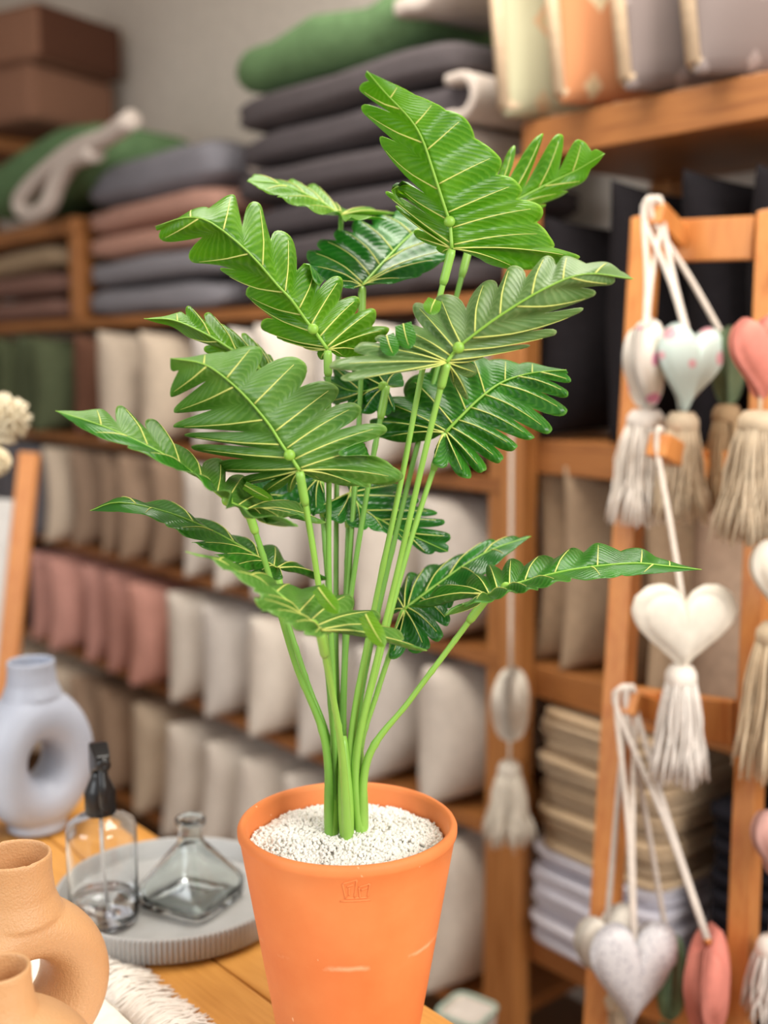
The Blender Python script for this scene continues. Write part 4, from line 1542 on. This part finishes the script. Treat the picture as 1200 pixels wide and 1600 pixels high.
def heart_mesh(w, h, t, flange=0.0):
    n, rings = 56, 9
    out = []
    for k in range(n):
        a = 2 * math.pi * k / n
        x = 16 * math.sin(a) ** 3 / 16
        y = (13 * math.cos(a) - 5 * math.cos(2 * a) - 2 * math.cos(3 * a) - math.cos(4 * a) + 2.5) / 14.5
        out.append((x * w / 2, y * h / 2))
    V, Fc = [], []
    for s in (1, -1):
        b = len(V)
        V.append(Vector((0, s * t / 2, 0.0)))
        for r in range(1, rings + 1):
            q = r / rings
            th = t / 2 * math.sqrt(max(0, 1 - q ** 2.4))
            for (x, z) in out:
                V.append(Vector((x * q, s * (th + 0.0008), z * q)))
        for k in range(n):
            k2 = (k + 1) % n
            f = [b, b + 1 + k, b + 1 + k2]
            Fc.append(f if s < 0 else f[::-1])
            for r in range(rings - 1):
                f = [b + 1 + r * n + k, b + 1 + (r + 1) * n + k, b + 1 + (r + 1) * n + k2, b + 1 + r * n + k2]
                Fc.append(f if s < 0 else f[::-1])
    half = 1 + rings * n
    for k in range(n):
        k2 = (k + 1) % n
        a, b = 1 + (rings - 1) * n + k, 1 + (rings - 1) * n + k2
        Fc.append([a, a + half, b + half, b])
    fl_ = None
    if flange:
        FV, FF = [], []
        for s in (0.003, -0.003):
            for m_ in (0.94, 1.0 + flange):
                for k, (x, z) in enumerate(out):
                    g = m_ if m_ < 1 else m_ + 0.012 * math.cos(k * 9)
                    FV.append(Vector((x * g, s * (1 if m_ < 1 else 0.4), z * g)))
        for k in range(n):
            k2 = (k + 1) % n
            FF += [[k, k2, n + k2, n + k], [2 * n + k2, 2 * n + k, 3 * n + k, 3 * n + k2], [n + k, n + k2, 3 * n + k2, 3 * n + k]]
        fl_ = (FV, FF)
    return (V, Fc), fl_


def tassel_mesh(L, r_top, r_bot, n, seed, th=0.0022, frizz=0.25):
    rnd = random.Random(seed)
    parts = []
    for i in range(n):
        a = rnd.uniform(0, 2 * math.pi)
        q = math.sqrt(rnd.random())
        l = L * rnd.uniform(0.86, 1.03)
        dx, dy = math.cos(a) * q, math.sin(a) * q
        pts = []
        w1, w2 = rnd.uniform(-1, 1) * frizz * r_bot, rnd.uniform(-1, 1) * frizz * r_bot
        for k in range(6):
            s = k / 5
            bell = r_top + (r_bot - r_top) * (s ** 0.75)
            pts.append((dx * bell + w1 * math.sin(s * 5) * s, dy * bell + w2 * math.sin(s * 4 + 1) * s, -l * s))
        parts.append(tube(pts, [th] * 5 + [th * 0.6], 4))
    return join(*parts)


def hang_heart(name, label, mat, c, w, h, t, yaw, roll, tassel, hook, tas_mat, seed, flange=0.0, cords=2, group=None, cord_bottom=None, eyelet=True):
    """heart centred at c (room), hung by cotton cords from hook; tassel = (drop, length, top radius, bottom radius, strands)"""
    c = Vector(c)
    o = thing(name, label, 'hanging decoration', c, 0, group)
    M = Matrix.Rotation(YAW + yaw, 4, 'Z') @ Matrix.Rotation(roll, 4, 'Y')
    hm, fl_ = heart_mesh(w, h, t, flange)
    hb = obj('heart', *xform(hm, M), mat, o)
    if fl_:
        obj('scalloped_edge', *xform(fl_, M), mat, hb)
    top = (M @ Vector((0, 0, h * 0.22))) if cord_bottom is None else (M @ Vector(cord_bottom))
    hk = Vector(hook) - c
    cs = []
    for k in range(cords):
        off = RGT * (0.006 * (k - (cords - 1) / 2))
        side = RGT * (0.018 * (k - (cords - 1) / 2) * 2)
        cs.append(tube(smooth_path([top + off * 0.4, top.lerp(hk, 0.5) + off, hk + side * 0.8 + Vector((0, 0, -0.01)), hk + side * 0.5 + Vector((0, 0, 0.021)), hk - front * 0.012 + Vector((0, 0, 0.023))], 14), 0.0043, 7))
    if cs:
        obj('cord', *join(*cs), ROPE, o)
    if eyelet:
        obj('eyelet', *xform(lathe([(0.0005, -0.004), (0.006, -0.004), (0.0065, 0.0), (0.005, 0.004), (0.0005, 0.004)], 12), Matrix.Translation(top)), COPPER, o)
    if tassel:
        drop, L, r1, r2, ns = tassel
        b = M @ Vector((0, 0, -h / 2 * 1.0))
        tp = b - Vector((0, 0, drop))
        k = [tube([b + Vector((0, 0, 0.012)), tp], 0.003, 6)] if drop > 0.012 else []
        k.append(xform(lathe([(0.0005, 0.008), (r1 * 0.8, 0.006), (r1 * 1.1, -0.004), (r1 * 1.15, -0.016), (r1 * 0.95, -0.022), (0.0005, -0.022)], 14), Matrix.Translation(tp)))
        obj('tassel_head', *join(*k), tas_mat, o)
        ts = obj('tassel', *xform(tassel_mesh(L, r1, r2, ns, seed), Matrix.Translation(tp - Vector((0, 0, 0.012)))), tas_mat, o)
        ts['kind'] = 'stuff'
    return o


depth = lambda p: (Vector(p) - EYE).dot(FWD) - 0.03
D1 = depth(PEGS[0])
K1, K2, K3 = depth(PEGS[0]) / 1.66, depth(PEGS[1]) / 1.60, depth(PEGS[2]) / 1.60
mm = lambda px, d: px * d / F_PX
hang_heart('hanging_heart', 'white fabric heart with pink flowers hanging from the top peg', PINKF, at(1008, 572, D1 - 0.000), 0.13 * K1, 0.13 * K1, 0.055 * K1, 1.15, -0.22, (0.006, mm(160, D1), 0.026, 0.056, 260), PEGS[0], WHITEC, 1, cords=2)
hang_heart('hanging_heart', 'mint fabric heart with faint pink flowers in the middle of the top bunch', MINT, at(1076, 577, D1 - 0.03 - 0.014), 0.105 * K1, 0.125 * K1, 0.05 * K1, 0.30, 0.12, (0.004, mm(150, D1), 0.022, 0.042, 200), PEGS[0], ECRUC, 2, cords=2)
hang_heart('hanging_heart', 'dark green fabric heart seen edge on behind the mint one', OLIVE, at(1139, 572, D1 + 0.05 - 0.049), 0.12 * K1, 0.115 * K1, 0.045 * K1, 1.25, 0.0, (0.004, mm(150, D1), 0.02, 0.038, 160), PEGS[0], TANC, 3, cords=1)
hang_heart('hanging_heart', 'coral fabric heart with a shaggy ecru tassel by the right ladder rail', CORAL, at(1186, 560, D1 - 0.10 - 0.075), 0.09 * K1, 0.11 * K1, 0.05 * K1, 0.5, -0.1, (0.02, mm(170, D1), 0.026, 0.056, 240), RPEGS[0], ECRUC, 4, cords=1)
D2 = depth(PEGS[1])
hang_heart('hanging_heart', 'plump ivory heart with scalloped edge hanging alone from the middle peg', IVORY, at(1068, 984, D2 - 0.010), 0.128 * K2, 0.110 * K2, 0.036 * K2, 0.10, 0.02, (0.002, mm(165, D2), 0.02, 0.040, 240), PEGS[1], WHITEC, 5, flange=0.17, cords=1, eyelet=False)
D3 = depth(PEGS[2])
hang_heart('hanging_heart', 'speckled grey heart at the front of the lowest bunch', SPECK, at(988, 1522, D3 - 0.000), 0.128 * K3, 0.155 * K3, 0.06 * K3, 0.15, 0.05, None, PEGS[2], WHITEC, 6, cords=2)
hang_heart('hanging_heart', 'ivory heart tucked behind the speckled grey one', IVORY, at(950, 1486, D3 + 0.06 - 0.000), 0.110 * K3, 0.13 * K3, 0.05 * K3, 0.5, -0.15, (0.004, 0.12, 0.016, 0.04, 60), PEGS[2], ECRUC, 7, cords=1)
hang_heart('hanging_heart', 'sage green heart seen edge on between grey and coral hearts', SAGEC, at(1049, 1545, D3 + 0.04 - 0.000), 0.12 * K3, 0.14 * K3, 0.04 * K3, 1.30, 0.05, None, PEGS[2], ECRUC, 8, cords=1)
hang_heart('hanging_heart', 'coral heart seen edge on at the right of the lowest bunch', CORAL, at(1104, 1545, D3 - 0.02 - 0.030), 0.13 * K3, 0.155 * K3, 0.058 * K3, 1.20, -0.12, None, PEGS[2], ECRUC, 9, cords=2, cord_bottom=(0.0, 0, 0.076))
hang_heart('hanging_heart', 'ecru heart with a thick shaggy tassel beside the right ladder rail', IVORY, at(1222, 905, D3 - 0.095), 0.10 * K3, 0.11 * K3, 0.05 * K3, 0.4, 0.0, (0.01, mm(210, D3), 0.028, 0.054, 240), RPEGS[1], ECRUC, 10, cords=1)
hang_heart('hanging_heart', 'pale pink heart half hidden right of the ladder, above a tassel', fabric('pale_pink_cotton', '#d9a79c', 0.06), at(1212, 1318, D3 - 0.089), 0.075 * K3, 0.10 * K3, 0.05 * K3, 0.5, 0.0, (0.09, 0.10, 0.018, 0.04, 80), RPEGS[2], WHITEC, 11, cords=1)
D4 = depth(W(on_shelf(800, 600, 0.085)[0], 0.085, 1.3)) + 0.03
eh = on_shelf(800, 600, 0.085)
part('hook_rail', wall_box(eh[0] - 0.05, eh[0] + 0.05, 0.0465, 0.062, eh[1] - 0.02, eh[1] + 0.02, 0.003), POST_WOOD, un, un_inv)
part('hook', wall_box(eh[0] - 0.006, eh[0] + 0.006, 0.058, 0.095, eh[1] + 0.004, eh[1] + 0.016, 0.002), COPPER, un, un_inv)
hang_heart('hanging_heart', 'ivory heart seen edge on with a bell tassel hanging on the shelf post', IVORY, at(797, 1104, D4), 0.135, 0.142, 0.07, 1.35, 0.0, (0.045, mm(115, D4), 0.020, 0.046, 240), W(eh[0], 0.085, eh[1]), IVORY, 12, cords=1, cord_bottom=(0, 0, 0.07), eyelet=False)

# ------------------------------------------------------------------ easel at the far left, flowers, tote bag
pt0, pt1 = at(47, 708, 2.75), at(14, 1030, 2.70)
dirp = (pt1 - pt0).normalized()
foot_p = pt0 + dirp * ((0.0 - pt0.z) / dirp.z)
es = thing('wooden_easel', 'slanting wooden easel post with a pale grey board at the far left', 'easel', foot_p)
es_inv = Matrix.Translation(-foot_p)
off = -RGT * 0.42
part('post', beam(foot_p, pt0, 0.046, 0.03, RGT, ext0=-0.004), LADDER_WOOD, es, es_inv)
part('post', beam(foot_p + off, pt0 + off, 0.046, 0.03, RGT, ext0=-0.004), LADDER_WOOD, es, es_inv)
m0, m1 = foot_p.lerp(pt0, 0.30), foot_p.lerp(pt0, 0.93)
part('ledge', beam(m0 + off, m0, 0.04, 0.05, Vector((0, 0, 1))), LADDER_WOOD, es, es_inv)
part('board', beam((m0 + off / 2) - VF * 0.0 + Vector((0, 0, 0.03)), (m1 + off / 2), 0.40, 0.012, RGT), plain('pale_board', '#c9c6c2', 0.8), es, es_inv)

fp = on_level(-75, 1320, TABLE_Z)
bvz = thing('dried_flowers', 'cream dried flower heads leaning in from a small bottle past the grey vase', 'flowers', (fp.x, fp.y, TABLE_Z + 0.004))
obj('bottle', *lathe([(0.0005, 0), (0.03, 0), (0.034, 0.004), (0.034, 0.07), (0.02, 0.09), (0.012, 0.10), (0.012, 0.13), (0.010, 0.13), (0.010, 0.1), (0.018, 0.088), (0.031, 0.07), (0.031, 0.008), (0.0005, 0.008)], 32), GREY_V, bvz)
PETAL = fabric('dried_petals', '#e8dcc0', 0.08, 40)
rnd = random.Random(8)
for (px, py, d, s) in ((8, 655, 1.80, 0.036), (-6, 722, 1.76, 0.02)):
    p = at(px, py, d) - bvz.location
    st = obj('stalk', *tube(smooth_path([(0, 0, 0.02), (0.0, 0.0, 0.2), p * 0.6 + Vector((0, 0, 0.08)), p], 20), 0.0025, 6), plain('dry_stalk', '#a08a5c', 0.8), bvz)
    pet = []
    for k in range(60):
        dv = Vector((rnd.gauss(0, 1), rnd.gauss(0, 1), rnd.gauss(0, 1))).normalized()
        v, f = cushion(s * 0.7, s * 0.8, s * 0.18, k, n=4, wav=0.0)
        Mx = Matrix.Translation(p + dv * s * 0.35) @ dv.to_track_quat('Z', 'Y').to_matrix().to_4x4() @ Matrix.Rotation(rnd.uniform(0, 6), 4, 'Z')
        pet.append(xform((v, f), Mx))
    h = obj('flower_head', *join(*pet), PETAL, st)
    h['kind'] = 'stuff'

# white tote with a mint edge standing on the floor beyond the table
bt = at(730, 1578, 2.12)
tg = thing('fabric_basket', 'white cloth basket with a mint edge on the floor beyond the pot', 'basket', (bt.x, bt.y, 0.0), 0.25)
hb = bt.z
MINTE = fabric('mint_edge', '#b9cfc0', 0.05)
obj('cloth_body', *sq_loft([(0.042, 0.0, 0.4), (0.048, 0.004, 0.4), (0.05, hb * 0.5, 0.4), (0.044, hb * 0.92, 0.4), (0.046, hb, 0.4), (0.042, hb, 0.4), (0.040, hb * 0.92, 0.4), (0.044, hb * 0.5, 0.4), (0.04, 0.01, 0.4)]), WHITEC, tg)
ew = []
for k in range(73):
    a = 2 * math.pi * k / 72
    ew.append((0.045 * spow(math.cos(a), 0.4), 0.045 * spow(math.sin(a), 0.4), hb + 0.001))
obj('folded_cloth', *slab(0.078, 0.078, 0.04, 5, crease=0.2, e1=0.7, e2=0.5, wav=0.02, nu=28, nv=10), WHITEC, tg, loc=(0, 0, hb - 0.025))
obj('mint_rim', *tube(ew, 0.004, 6), MINTE, tg)
